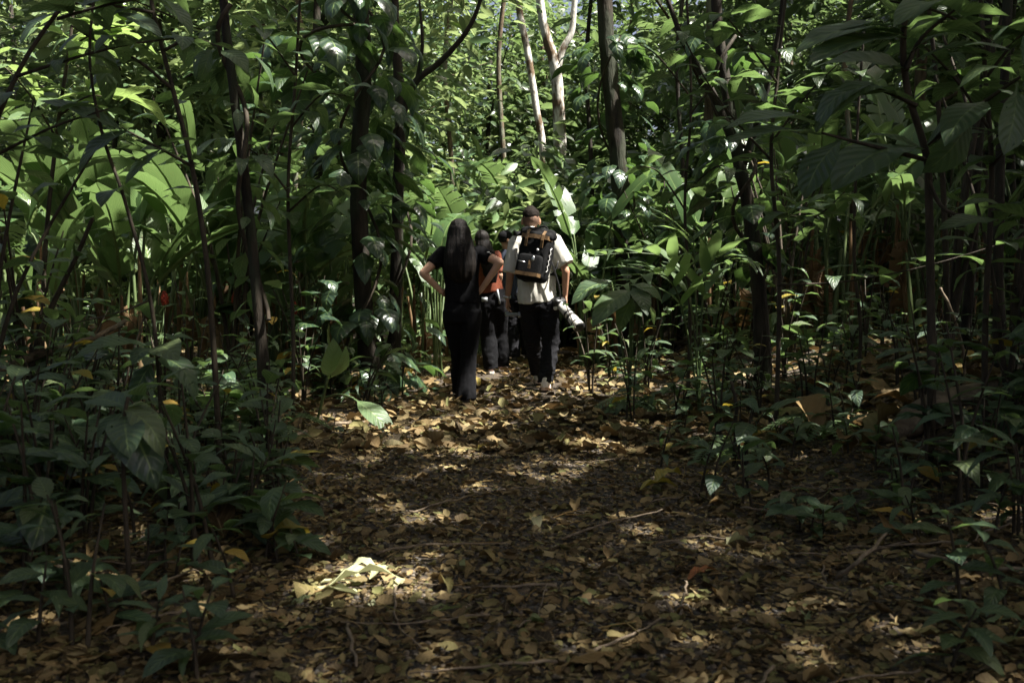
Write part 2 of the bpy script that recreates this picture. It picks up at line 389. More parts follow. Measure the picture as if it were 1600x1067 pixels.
# ------------------------------------------------------------------ sun flecks: gaps in the canopy above these points (point, radius)
def shadow_xy(p): return (p[0] - SUN.x * p[2] / SUN.z, p[1] - SUN.y * p[2] / SUN.z)
FLECKS = []
def fleck(px, py, d, r): FLECKS.append((*shadow_xy(PX(px, py, d)), r))
for a in [(562, 908, 3.40, .13), (610, 905, 3.40, .06), (540, 895, 3.48, .02),
          (690, 668, 7.1, .16), (650, 672, 7.0, .12), (745, 660, 7.4, .24), (800, 640, 8.2, .16), (860, 640, 8.2, .16), (820, 628, 8.8, .26), (770, 645, 8.0, .1),
          (890, 600, 10.3, .22), (920, 592, 10.9, .2), (700, 597, 10.5, .25), (755, 590, 11.0, .12), (905, 615, 9.4, .18), (640, 610, 9.7, .15),
          (870, 388, 9.6, .14), (886, 408, 9.6, .12), (860, 366, 9.65, .05), (866, 455, 9.6, .07), (862, 430, 9.55, .05), (800, 385, 9.75, .03), (858, 560, 9.6, .06), (850, 604, 9.6, .1), (892, 498, 9.45, .13), (866, 490, 9.6, .04),
          (828, 332, 9.75, .05), (726, 610, 8.7, .05), (783, 440, 11.3, .06), (772, 575, 11.4, .16),
          (1170, 622, 9.0, .25), (1215, 605, 9.4, .2), (1230, 560, 9.5, .2), (1240, 590, 8.6, .12), (960, 560, 10, .12), (1020, 590, 9.5, .15), (1100, 560, 9.5, .12),
          (450, 610, 8.6, .1), (460, 560, 9, .1), (590, 330, 9.4, .1), (600, 480, 9.4, .07), (410, 60, 9.4, .2), (165, 690, 7, .12), (280, 710, 6.2, .08),
          (1240, 125, 6, .07), (1225, 150, 6.3, .07), (930, 450, 8.6, .12), (540, 690, 7.0, .1), (580, 590, 9.2, .12), (520, 660, 7.4, .1), (1010, 680, 7.2, .07), (300, 300, 9, .2), (720, 345, 13.5, .9), (690, 350, 10.9, .5), (800, 300, 16.5, 1.1), (870, 230, 17.5, 1.1), (640, 320, 16, .8), (135, 290, 9.4, .12), (225, 310, 9.0, .22), (265, 270, 10.4, .15), (90, 200, 12, .5), (1000, 405, 7.2, .1), (940, 455, 8.4, .1), (865, 60, 21, 1.6), (110, 40, 7.5, .9), (30, 90, 7.4, .6), (200, 80, 12, 1.2), (60, 60, 9.5, 1.0), (150, 20, 11, 1.2), (100, 140, 13, 1.2), (1050, 120, 13, .8), (1250, 80, 11, .6), (930, 260, 13, .6)]:
    fleck(*a)
def lit(qx, qy):
    """True where sunlight reaches the ground plane point"""
    for x, y, r in FLECKS:
        dx, dy = qx - x, (qy - y) * 0.75
        if dx * dx + dy * dy < ((r + .12) * (1 + 0.35 * noise.noise((qx * 5, qy * 5, 1)))) ** 2: return True
    n = noise.noise((qx * 0.75, qy * 0.75, 9.0)) + 0.5 * noise.noise((qx * 2.3, qy * 2.3, 4.0))
    n -= .3 * sstep(2.0, 5.0, qx)
    left = sstep(-0.5, -4.0, qx)
    far = sstep(9.5, 13.5, qy + 2.0 * left)
    if far > 0 and n > 0.80 - (0.48 + .3 * left) * far: return True
    if qy > 6.0 and n > 0.58: return True
    if n > (0.80 if qy > 5 else 9): return True
    e = abs(qx - path_c(qy)) / 1.15                       # thinner leaves above the path: soft broken light
    if 4.2 < qy < 11 and e < 1 and noise.noise((qx * 3.1, qy * 2.6, 21.0)) > .52 + .2 * e: return True
    return False

# ------------------------------------------------------------------ single leaf meshes (base at origin, along +Y, upper side +Z)
LM = {}
def grid_leaf(name, mat, prof, W, n=8, droop=0.5, a0=0.25, fold=0.25, wave=0.02, pet=0.0, seed=0, edge=0.0, rag=0.0):
    r = random.Random(seed); v = []; uv = []; f = []
    y = z = 0.0; ang = a0; rows = n + 1
    ts = [i / n for i in range(rows)]
    twist = r.uniform(-.25, .25); side = r.uniform(-.06, .06)
    ph = r.uniform(0, 6)
    for i, t in enumerate(ts):
        if i:
            dt = ts[i] - ts[i - 1]; y += math.cos(ang) * dt; z += math.sin(ang) * dt
        ang = a0 - droop * t * (1.3 if t > .5 else 1.0)
        if t < pet: w = 0.012
        else: w = max(0.004, prof((t - pet) / (1 - pet)) * W / 2)
        tw = twist * t
        rl, rr_ = 1 - rag * r.random() ** 2, 1 - rag * r.random() ** 2
        for j in (-1, -.5, 0, .5, 1):
            x = j * w * ((rl if j < 0 else rr_) if abs(j) == 1 else 1); zz = abs(x) * math.tan(fold) * (1 - 0.35 * abs(j)) + wave * math.sin(t * 17 + ph + j) * abs(j) * (w > .02)
            zz -= edge * abs(j) ** 3 * w
            v.append((x * math.cos(tw) + side * t * t, y - abs(j) * 0.02, z + zz + x * math.sin(tw)))
            uv.append((0.5 + j * 0.5, t))
    for i in range(n):
        for j in range(4):
            a = i * 5 + j; f.append((a, a + 1, a + 6, a + 5))
    me = bpy.data.meshes.new(name); me.from_pydata(v, [], f)
    ul = me.uv_layers.new(name='UVMap')
    for l in me.loops: ul.data[l.index].uv = uv[l.vertex_index]
    me.polygons.foreach_set('use_smooth', [True] * len(f)); me.materials.append(mat)
    return me
def p_ell(t): return math.sin(PI * t ** 0.85) ** 0.75 * (1 - 0.25 * t) if t < 1 else 0
def p_obov(t): return (math.sin(PI * t ** 1.25) ** 0.8) if t < 1 else 0
def p_lance(t): return math.sin(PI * t ** 0.7) ** 0.9 * (1 - .35 * t) if t < 1 else 0
def p_pad(t): return (min(1, t * 9) ** 0.6) * (1 - max(0, (t - .62) / .38) ** 2.2) ** 0.7 if t < 1 else 0
def p_heart(t): return min(1, (t + .05) * 7) ** 0.5 * (1 - t ** 1.6) ** 0.75 if t < 1 else 0
def paddle(name, mat, W, seed, tears, droop=0.7, a0=0.3, fold=0.28):
    r = random.Random(seed); v = []; uv = []; f = []
    def mid(t):
        y = z = 0; a = a0; n = 20; k = int(t * n)
        for i in range(k):
            y += math.cos(a) / n; z += math.sin(a) / n; a = a0 - droop * (i + 1) / n * (1.4 if i > n / 2 else 1)
        fr = t * n - k; return y + fr * math.cos(a) / n, z + fr * math.sin(a) / n
    for s in (-1, 1):
        cuts = sorted([0, 1] + [r.uniform(.08, .95) for _ in range(tears)])
        cuts = [c for i, c in enumerate(cuts) if i == 0 or c - cuts[i - 1] > .03]
        cuts[-1] = 1
        for g in range(len(cuts) - 1):
            t0, t1 = cuts[g], cuts[g + 1]; m = max(1, round((t1 - t0) * 9)); sag = r.uniform(-.2, .9) if tears > 1 else 0.1
            gap = min(.03, (t1 - t0) * .15) if tears else 0
            k = len(v)
            for i in range(m + 1):
                t = t0 + (t1 - t0) * i / m; y, z = mid(t); w = max(.004, p_pad(t) * W / 2)
                for j in (0, .5, 1):
                    x = j * w
                    tt = t + (gap * j if (i == 0 and g) else 0) - (gap * j if (i == m and g < len(cuts) - 2) else 0)
                    yy, zz = mid(max(0, min(1, tt)))
                    v.append((s * x, yy + x * .22, zz + x * math.tan(fold) - sag * x * j * .6 + .008 * math.sin(t * 30 + j * 3)))
                    uv.append((.5 + s * j * .5, t))
            for i in range(m):
                for j in range(2):
                    a = k + i * 3 + j
                    f.append((a, a + 1, a + 4, a + 3) if s > 0 else (a, a + 3, a + 4, a + 1))
    # midrib ridge
    k = len(v)
    for i in range(9):
        t = i / 8; y, z = mid(t); w = .014 * (1 - t) + .003
        v += [(-w, y, z - .001), (0, y, z - w * 1.3), (w, y, z - .001)]; uv += [(.5, t)] * 3
    for i in range(8):
        for j in range(2):
            a = k + i * 3 + j; f.append((a, a + 3, a + 4, a + 1))
    me = bpy.data.meshes.new(name); me.from_pydata(v, [], f)
    ul = me.uv_layers.new(name='UVMap')
    for l in me.loops: ul.data[l.index].uv = uv[l.vertex_index]
    me.polygons.foreach_set('use_smooth', [True] * len(f)); me.materials.append(mat)
    return me
LM['heli'] = [paddle('paddle_leaf', M['heli'], [.24, .28, .22, .30, .25, .27][i], i, [2, 4, 7, 3, 12, 8][i], [.5, .9, 1.3, .3, 1.0, .7][i]) for i in range(6)]
LM['torn'] = [paddle('torn_leaf', M['heli'], .36, 50 + i, 16, .7 + .3 * i, .25) for i in range(3)]
LM['dryheli'] = [paddle('dry_leaf', M['dry'], .14 + .05 * i, 80 + i, 5, .5 + .4 * i, 0.1, 0.9) for i in range(4)]
def mk(key, prof, Ws, mat, n=7, pet=.1, droops=(.4, .8, 1.2, .6), fold=.22, wave=.012, **k):
    LM[key] = [grid_leaf(key + '_leaf', M[mat], prof, W, n, droops[i % 4], .25, fold, wave, pet, i * 7 + len(key), **k) for i, W in enumerate(Ws)]
mk('broad', p_ell, (.42, .48, .38, .45), 'broad')
mk('obov', p_obov, (.40, .44, .36, .46), 'broad')
mk('lance', p_lance, (.27, .32, .24, .30), 'seed')
mk('seed', p_ell, (.46, .52, .42, .5), 'seed')
mk('light', p_ell, (.34, .38, .36, .40), 'light', pet=.16)
mk('climb', p_heart, (.62, .70, .56, .66), 'climb', pet=.14, droops=(.6, 1.0, .8, 1.2), edge=.3)
mk('palm', p_lance, (.15, .17, .14, .16), 'palm', n=6, pet=0, droops=(.5, .7, .9, .4))
mk('yellow', p_ell, (.45, .5, .4, .45), 'yellow')
for key, mat in (('fall', 'fallen'), ('fallg', 'fallen_green'), ('fallo', 'fallen_orange'), ('fally', 'fallen_yellow'), ('fallp', 'fallen_pale')):
    LM[key] = [grid_leaf('fallen_leaf', M[mat], (p_ell, p_obov, p_lance, p_ell, p_obov, p_ell)[i % 6], (.46, .5, .34, .55, .4, .6)[i % 6], 7, (.9, -.7, .3, -1.2, .6, 1.4)[i % 6], (.45, -.3, .1, -.6, .3, .6)[i % 6], (.5, -.3, .7, .2, -.5, 1.0)[i % 6], .045, (.08, .12, .05, .1, .06, 0)[i % 6], 31 * i, rag=(.05, .3, .1, .45, .6, .5)[i % 6]) for i in range(12)]

def leaf_matrix(base, d, nrm, L, wsc=1.0):
    d = Vector(d).normalized(); nrm = Vector(nrm)
    x = d.cross(nrm)
    if x.length < 1e-4: x = d.orthogonal()
    x.normalize(); z = x.cross(d)
    R = Matrix((x, d, z)).transposed().to_4x4()
    return Matrix.Translation(base) @ R @ Matrix.Diagonal((L * wsc, L, L, 1))
def put_leaf(root, key, base, d, nrm, L, wsc=1.0, name='leaf', rng=random):
    o = obj(name, rng.choice(LM[key]), root)
    o.matrix_basis = leaf_matrix(base, d, nrm, L, wsc); return o
def rv(rng, s=1.0): return Vector((rng.uniform(-s, s), rng.uniform(-s, s), rng.uniform(-s, s)))

# ------------------------------------------------------------------ trees
CROWNS = {}
def np_clumps(rg, centers, radii, per, size, flat=0.6, hang=0.25):
    """leaf points gathered round clump centres"""
    P = []; D = []; 
    for c, r in zip(centers, radii):
        n = int(per * rg.uniform(.4, 1.7))
        q = rg.normal(size=(n, 3)) * np.array([r, r, r * flat]) * .6
        P.append(np.array(c) + q)
        d = q + rg.normal(size=(n, 3)) * r * .5; d[:, 2] = d[:, 2] * .4 - hang * r
        D.append(d)
    P = np.concatenate(P); D = np.concatenate(D)
    Nn = rg.normal(size=P.shape) * .45 + np.array([0, 0, 1])
    S = size * rg.choice([.4, .6, .85, 1.4], len(P)) * rg.uniform(.8, 1.2, len(P))
    return P, frames(D, Nn), S
def crown_mesh(key, seed, mat, R, H, nclump, per, size, hollow=.45):
    rg = np.random.default_rng(seed); c = []
    for i in range(nclump):
        u = rg.normal(size=3); u /= np.linalg.norm(u); k = rg.uniform(hollow, 1) ** .6
        p = u * k * np.array([R, R, H / 2]) * (1 + .25 * math.sin(3 * math.atan2(u[1], u[0]) + seed))
        c.append(p)
    P, Rm, S = np_clumps(rg, c, rg.uniform(.35, .75, nclump) * (R / 2.2), per, size)
    me = fast_mesh('crown', [scatter(T10, F10, U10, P, Rm, S, rg.uniform(0, 1, len(P)))], M[mat])
    return me, c
BG = []
for i, (mat, R, H, nc, per, size) in enumerate([('bgA', 2.6, 6.5, 70, 56, .29), ('bgB', 2.3, 7.0, 62, 52, .34), ('bgC', 2.8, 5.5, 70, 60, .24), ('bgA', 2.0, 8.0, 62, 52, .25), ('bgC', 2.2, 6.0, 50, 56, .32), ('bgB', 2.6, 5.5, 70, 66, .21)]):
    me, cl = crown_mesh('crown', 100 + i, mat, R, H, nc, per, size)
    mb = MB(); h0 = -H / 2 - 4
    tr = spline([(0, 0, h0), (.1, .05, h0 + 2), (-.05, .1, -H / 4), (.05, 0, H / 3)], 4)
    mb.tube(tr, [.13 - .09 * k / (len(tr) - 1) for k in range(len(tr))], 7)
    for c in cl[::7]:
        c = Vector(c); s = Vector((0, 0, max(-H / 2 - .5, c.z - 1.4)))
        mb.tube(spline([s, (s + c) / 2 + Vector((0, 0, .2)), c], 3), [.035, .032, .028, .024, .02, .015, .008], 4)
    BG.append((mb.mesh('trunk', M['bark2' if i % 2 else 'bark']), me, H))
SHR = []
for i, (mat, R, H, nc, per, size) in enumerate([('bgA', 1.0, 1.8, 28, 26, .24), ('bgB', 1.1, 1.6, 28, 26, .28), ('bgC', .9, 2.0, 26, 26, .22), ('bgB', 1.0, 2.2, 30, 24, .33)]):
    me, cl = crown_mesh('foliage', 200 + i, mat, R, H, nc, per, size, .25)
    mb = MB()
    for c in cl[::4]:
        c = Vector(c); mb.tube(spline([(c.x * .1, c.y * .1, -H / 2 - .25), (c.x * .5, c.y * .5, c.z * .5 - .2), c], 3), [.018, .017, .015, .013, .011, .008, .005], 4)
    SHR.append((mb.mesh('stem', M['stemb']), me, H))
def bg_tree(x, y, base, sc, k, label, group):
    tm, cm, H = BG[k]
    t = thing('forest_tree', label, 'tree', (x, y, ground(x, y) - .1), group)
    off = base + H / 2 * sc
    for nm, me in (('trunk', tm), ('crown', cm)):
        o = obj(nm, me, t); o.location = (0, 0, off); o.rotation_euler = (0, 0, random.uniform(0, 6.28)); o.scale = (sc, sc, sc)
def bg_shrub(x, y, sc, k, label, group):
    sm, fm, H = SHR[k]
    t = thing('forest_shrub', label, 'shrub', (x, y, ground(x, y) - .05), group); t.rotation_euler = (0, 0, random.uniform(0, 6.28)); t.scale = (sc, sc, sc)
    for nm, me in (('stem', sm), ('foliage', fm)):
        o = obj(nm, me, t); o.location = (0, 0, H / 2 + .2)
rb = random.Random(5)
for row, (y0, n, b0, b1, s0, s1) in enumerate([(15.5, 9, 1.6, 3.5, .75, 1.0), (18.5, 11, .6, 3.0, .8, 1.1), (23, 13, .4, 4.0, .9, 1.2), (29, 15, .3, 4.0, 1.0, 1.35), (37, 13, .3, 6, 1.2, 1.5), (48, 12, .3, 6, 1.4, 1.9)]):
    for i in range(n):
        x = ((i + .5) / n * 2 - 1) * (.62 * y0 + 2) + rb.uniform(-1, 1); y = y0 + rb.uniform(-1.5, 2.2)
        if row == 0 and abs(x) < 1.5: continue
        if y < 25 and abs(x / y * FPX + 800 - 850) < 60 + 1.9 / y * FPX: continue          # leaves the white trees in view
        side = 'left' if x < -0.5 else 'right'
        if rb.random() < (.12 if row < 4 else .25) or (row > 0 and x / y < -.26 and rb.random() < .5): continue
        bg_tree(x, y, rb.uniform(b0, b1), rb.uniform(s0, s1), rb.choice([0, 2, 3, 4, 2, 0, 1, 5] if x < 3 else [0, 1, 3, 5, 1, 2]),
                ['slender sunlit tree in the nearest background row', 'leafy tree in the second background row', 'small-leaved tree in the third background row', 'crowded tree deep in the forest', 'tall distant tree closing the forest', 'farthest tall tree against the sky'][row] + ', behind ' + lmk(x, y),
                'trees of the background forest')
for y0, n in [(13.5, 8), (16.5, 12), (20, 14), (26, 16), (34, 18)]:
    for i in range(n):
        x = ((i + .5) / n * 2 - 1) * (.6 * y0 + 1) + rb.uniform(-.8, .8)
        if y0 < 15 and abs(x) < 1.4: continue
        bg_shrub(x, y0 + rb.uniform(-1.3, 1.3), rb.uniform(.8, 1.4) * (1 + (y0 > 24) * .5), rb.randrange(4),
                 ['sunlit leafy shrub just beyond the heliconias', 'leafy shrub behind the first background trees', 'understory shrub in the third background row', 'far understory shrub', 'farthest understory shrub'][[13.5, 16.5, 20, 26, 34].index(y0)] + ', in line with ' + lmk(x, y0), 'understory shrubs of the background forest')
for x, y, k in ((.9, 31, 3), (2.0, 36, 0), (.2, 39, 1), (1.6, 44, 5)):
    bg_tree(x, y, 1.0, 1.25, k, 'leafy tree %s behind the forked white tree' % {31: 'closely', 36: 'some way', 39: 'far', 44: 'farthest'}[y], 'trees of the background forest')
for px, d, sc, k, lab in ((868, 18.5, 2.05, 1, 'tall leafy shrub hiding the foot of the forked white tree'), (826, 19.5, 1.9, 0, 'leafy shrub hiding the foot of the thin white tree')):
    bg_shrub((px - 800) / FPX * d, d, sc, k, lab, 'understory shrubs of the background forest')
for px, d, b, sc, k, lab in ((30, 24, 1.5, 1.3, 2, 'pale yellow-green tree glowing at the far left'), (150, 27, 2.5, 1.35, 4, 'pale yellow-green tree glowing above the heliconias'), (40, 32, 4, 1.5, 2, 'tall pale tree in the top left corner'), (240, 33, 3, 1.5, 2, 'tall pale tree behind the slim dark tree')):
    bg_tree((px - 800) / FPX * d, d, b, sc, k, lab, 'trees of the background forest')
# unseen trees added just outside both edges of the view to darken its sides
for sx in (-1, 1):
    for y in (-1.5, .5, 2.5, 5, 8, 11.5):
        x = sx * (.53 * max(y, 0) + ((3.6 if sx < 0 else 2.8) if y < 4 else 3.0) + rb.uniform(0, 1)); bg_tree(x, y + rb.uniform(-.6, .6), rb.uniform(.3, 1) * (.2 if y < 4 else 1), rb.uniform(.65, .85) * (.62 if y < 4 and sx > 0 else 1), rb.choice([1, 5]), 'dense unseen shade tree added beside the %s beyond the %s edge' % ('place behind the photographer' if y < 0 else 'photographer' if y < 2 else 'nearest ground' if y < 4 else 'near path' if y < 9 else 'walkers', 'left' if sx < 0 else 'right'), 'unseen shade trees added beside the view')

# trees whose trunks stand in the picture and carry the canopy over the path
def trunk_tree(name, label, pts, rads, mat, sides=12, rough=.12):
    base = Vector(pts[0]); t = thing(name, label, 'tree', base)
    sp = spline([Vector(p) - base for p in pts], 8); n = len(sp); rr = []
    for i in range(n):
        u = i / (n - 1) * (len(rads) - 1); k = min(int(u), len(rads) - 2); rr.append(rads[k] + (rads[k + 1] - rads[k]) * (u - k))
    mb = MB(); mb.tube(sp, rr, sides)
    for i, v in enumerate(mb.v):
        c = sp[i // sides]; d = Vector(v) - c; q = noise.noise(Vector(v) * 7) + .6 * noise.noise(Vector(v) * 17)
        mb.v[i] = tuple(c + d * (1 + rough * q))
    mb.build('trunk', M[mat], t); return t
def branch(t, pts, r0, r1, mat, n=6):
    b = t.location; sp = spline([Vector(p) - b for p in pts], 5)
    mb = MB(); mb.tube(sp, [r0 + (r1 - r0) * i / (len(sp) - 1) for i in range(len(sp))], n); mb.build('branch', M[mat], t)
def gp(px, d, dz=-.05):
    p = PX(px, 450, d); return Vector((p.x, p.y, ground(p.x, p.y) + dz))
T = {}
T['L1'] = trunk_tree('understory_tree', 'slim dark-barked tree left of the path, leaning left as it rises', [gp(418, 6.3), PX(405, 500, 6.3), PX(385, 300, 6.35), PX(362, 120, 6.4), PX(348, -20, 6.4), PX(330, -400, 6.5), PX(360, -1500, 6.5)], [.06, .036, .032, .03, .028, .025, .022, .02], 'bark')
T['C1'] = trunk_tree('vine_clad_tree', 'dark vine-covered tree left of the woman in black', [gp(585, 9.7), PX(572, 520, 9.7), PX(560, 300, 9.7), PX(568, 100, 9.7), PX(563, -40, 9.7), PX(570, -500, 9.8), PX(560, -900, 9.8)], [.14, .09, .08, .08, .075, .07, .05], 'bark')
T['C2'] = trunk_tree('understory_tree', 'slender forked tree between the vine-covered tree and the woman', [gp(612, 10.3), PX(618, 480, 10.3), PX(622, 300, 10.3), PX(626, 180, 10.3), PX(618, 60, 10.3), PX(615, -60, 10.3), PX(600, -500, 10.3)], [.09, .065, .06, .055, .045, .04, .02], 'bark')
branch(T['C2'], [PX(626, 190, 10.3), PX(648, 130, 10.25), PX(690, 95, 10.2), PX(735, 40, 10.1), PX(760, -30, 10)], .045, .018, 'bark')
branch(T['C2'], [PX(652, 122, 10.25), PX(660, 70, 10.2), PX(655, 0, 10.2)], .025, .012, 'bark')
T['R1'] = trunk_tree('forest_tree', 'thick upright dark tree right of the man with the backpack', [gp(985, 13.5), PX(975, 400, 13.5), PX(966, 250, 13.5), PX(953, 120, 13.5), PX(945, -10, 13.5), PX(940, -400, 13.5), PX(930, -800, 13.5)], [.18, .125, .115, .11, .105, .10, .07], 'bark', 14)
T['R2'] = trunk_tree('understory_tree', 'dark crooked tree right of the palm seedling', [gp(1195, 8.2), PX(1188, 480, 8.2), PX(1172, 340, 8.2), PX(1150, 230, 8.2), PX(1128, 90, 8.3), PX(1118, -20, 8.3), PX(1100, -500, 8.4), PX(1090, -1000, 8.4)], [.085, .062, .055, .05, .045, .04, .035, .03], 'bark')
branch(T['R2'], [PX(1150, 230, 8.2), PX(1105, 130, 8.1), PX(1070, 70, 8), PX(1040, -10, 8)], .04, .015, 'bark')
branch(T['R2'], [PX(1160, 260, 8.2), PX(1190, 170, 8.1), PX(1215, 60, 8), PX(1225, -20, 7.9)], .035, .014, 'bark')
T['W1'] = trunk_tree('white_barked_tree', 'pale blotchy tree forking in two behind the man', [gp(878, 21), PX(877, 330, 21), PX(874, 200, 21), PX(868, 110, 21), PX(852, 50, 21), PX(842, -20, 21), PX(830, -250, 21)], [.17, .14, .13, .12, .095, .085, .06], 'barkw', 12, .12)
branch(T['W1'], [PX(869, 118, 21), PX(878, 80, 21), PX(893, 50, 21), PX(898, 0, 21), PX(910, -120, 21)], .085, .05, 'barkw', 9)
T['W2'] = trunk_tree('white_barked_tree', 'thin pale tree left of the forked white tree', [gp(858, 23), PX(850, 260, 23), PX(838, 170, 23), PX(824, 80, 23), PX(812, 20, 23), PX(806, -60, 23), PX(800, -200, 23)], [.10, .09, .085, .08, .08, .07, .06], 'barkw', 10, .12)
T['B1'] = trunk_tree('forest_tree', 'tan-barked trunk in the upper left behind the leaves', [gp(425, 18), PX(418, 300, 18), PX(405, 100, 18), PX(402, -20, 18), PX(400, -250, 18)], [.17, .15, .14, .13, .1], 'bark2')
T['R3'] = trunk_tree('understory_tree', 'straight dark pole tree near the right edge', [gp(1570, 6.6), PX(1560, 500, 6.6), PX(1563, 250, 6.6), PX(1575, 0, 6.6), PX(1580, -500, 6.6), PX(1575, -1200, 6.6)], [.05, .035, .03, .03, .025, .015], 'bark')
T['R4'] = trunk_tree('understory_tree', 'dark pole tree just left of the right-hand pole tree', [gp(1505, 7.4), PX(1515, 450, 7.4), PX(1528, 250, 7.4), PX(1545, 0, 7.4), PX(1560, -500, 7.4), PX(1555, -1000, 7.4)], [.05, .035, .033, .03, .025, .015], 'bark')
# thin poles in the middle distance
for px, d, lean, r, mat, lab in [(470, 14, -15, .045, 'bark2', 'behind the heliconias left of the vine-covered tree'), (700, 17, 12, .05, 'bark2', 'rising behind the woman'), (783, 22, 10, .07, 'bark2', 'far behind the man in the cap'), (920, 18, 8, .05, 'bark', 'left of the thick upright tree'), (1062, 14, 10, .04, 'bark', 'behind the crooked tree, on its left'), (1325, 12, 12, .04, 'bark2', 'behind the right-hand sapling'), (182, 15, -10, .05, 'bark', 'behind the bright heliconia leaves')]:
    trunk_tree('forest_pole_tree', 'thin %s pole trunk %s' % ('brown' if mat == 'bark2' else 'dark', lab), [gp(px, d), PX(px + lean * .6, 300, d), PX(px - lean * .4, 100, d), PX(px + lean, -60, d), PX(px + lean * 2, -300, d)], [r, r * .8, r * .75, r * .7, r * .5], mat, 8)
# canopy: unseen leaves shaped for shade and chosen sun flecks, each belonging to its nearest tree
CT = [(k, T[k].location + Vector((0, 0, 9))) for k in ('L1', 'C1', 'R1', 'R2', 'R3')]
for i, (x, y) in enumerate([(-6, 3), (-5, -2), (5.5, 2), (7, -3), (-1.5, -5), (2.5, -5.5), (-9, 7), (10, 5), (13, 9), (-11, -3), (13, -1), (9, 12), (-7, 12), (16, 4)]):  # unseen trees added to hold up the shading canopy
    t = trunk_tree('shade_canopy_tree', 'tall unseen tree added to carry shading leaves beside or behind the photographer', [Vector((x, y, ground(x, y) - .1)), Vector((x + .2, y, 3)), Vector((x, y + .3, 7)), Vector((x + .3, y, 11))], [.22, .16, .13, .06], 'bark'); t['group'] = 'unseen trees added for canopy shade'
    CT.append((t, Vector((x, y, 9))))
rg = np.random.default_rng(77)
NC = 112000
cq = np.stack([rg.uniform(-13, 13, NC), rg.uniform(-2.5, 25, NC)], 1); cq = cq[(np.abs(cq[:, 0]) < 8.5) | (cq[:, 1] > 11)]
th = np.array([(.48 if b > 5.2 else .16) * (abs(a - path_c(b)) < 1.2 and b < 11) for a, b in cq]); cq = cq[rg.random(len(cq)) >= th]; NC = len(cq); cz = rg.uniform(7.5, 11.5, NC) + np.maximum(0, cq[:, 1] - 10) * .33
cp = np.stack([cq[:, 0] + SUN.x / SUN.z * cz, cq[:, 1] + SUN.y / SUN.z * cz, cz], 1)
keep = []
for i, p in enumerate(cp):
    if p[1] > 9 and p[2] < 1.2 + .31 * p[1] + 1.6 and abs(p[0]) < .56 * p[1] + 1: continue       # stays above the picture
    if not lit(*cq[i]): keep.append(i)
cp = cp[keep]; cen = np.array([tuple(c) for _, c in CT])
own = np.argmin(((cp[:, None, :2] - cen[None, :, :2]) ** 2).sum(2), 1)
for k, (t, c) in enumerate(CT):
    P = cp[own == k]
    if not len(P): continue
    t = T[t] if isinstance(t, str) else t
    D = rg.normal(size=P.shape); D[:, 2] = -.35
    Rm = frames(D, rg.normal(size=P.shape) * .35 + np.array([.5, .12, .9]))
    S = np.stack([rg.uniform(.22, .32, len(P)) * 1.6, rg.uniform(.22, .34, len(P)), np.full(len(P), .25)], 1)
    P = P - D / np.linalg.norm(D, axis=1, keepdims=True) * S[:, 1:2] * .5
    me = fast_mesh('crown', [scatter(T6, F6, U6, P - np.array(t.location), Rm, S, rg.uniform(0, 1, len(P)))], M['canopy'])
    obj('crown', me, t)
    mb = MB()
    for j in range(0, len(P), max(1, len(P) // 14)):
        e = Vector(P[j] - np.array(t.location)); s = Vector((0, 0, 5.6)) if e.length > 0 else e
        mb.tube(spline([s, (s + e) / 2 + Vector((0, 0, .4)), e], 3), [.03, .028, .025, .02, .016, .012, .006], 5)
    mb.build('limb', M['bark'], t)

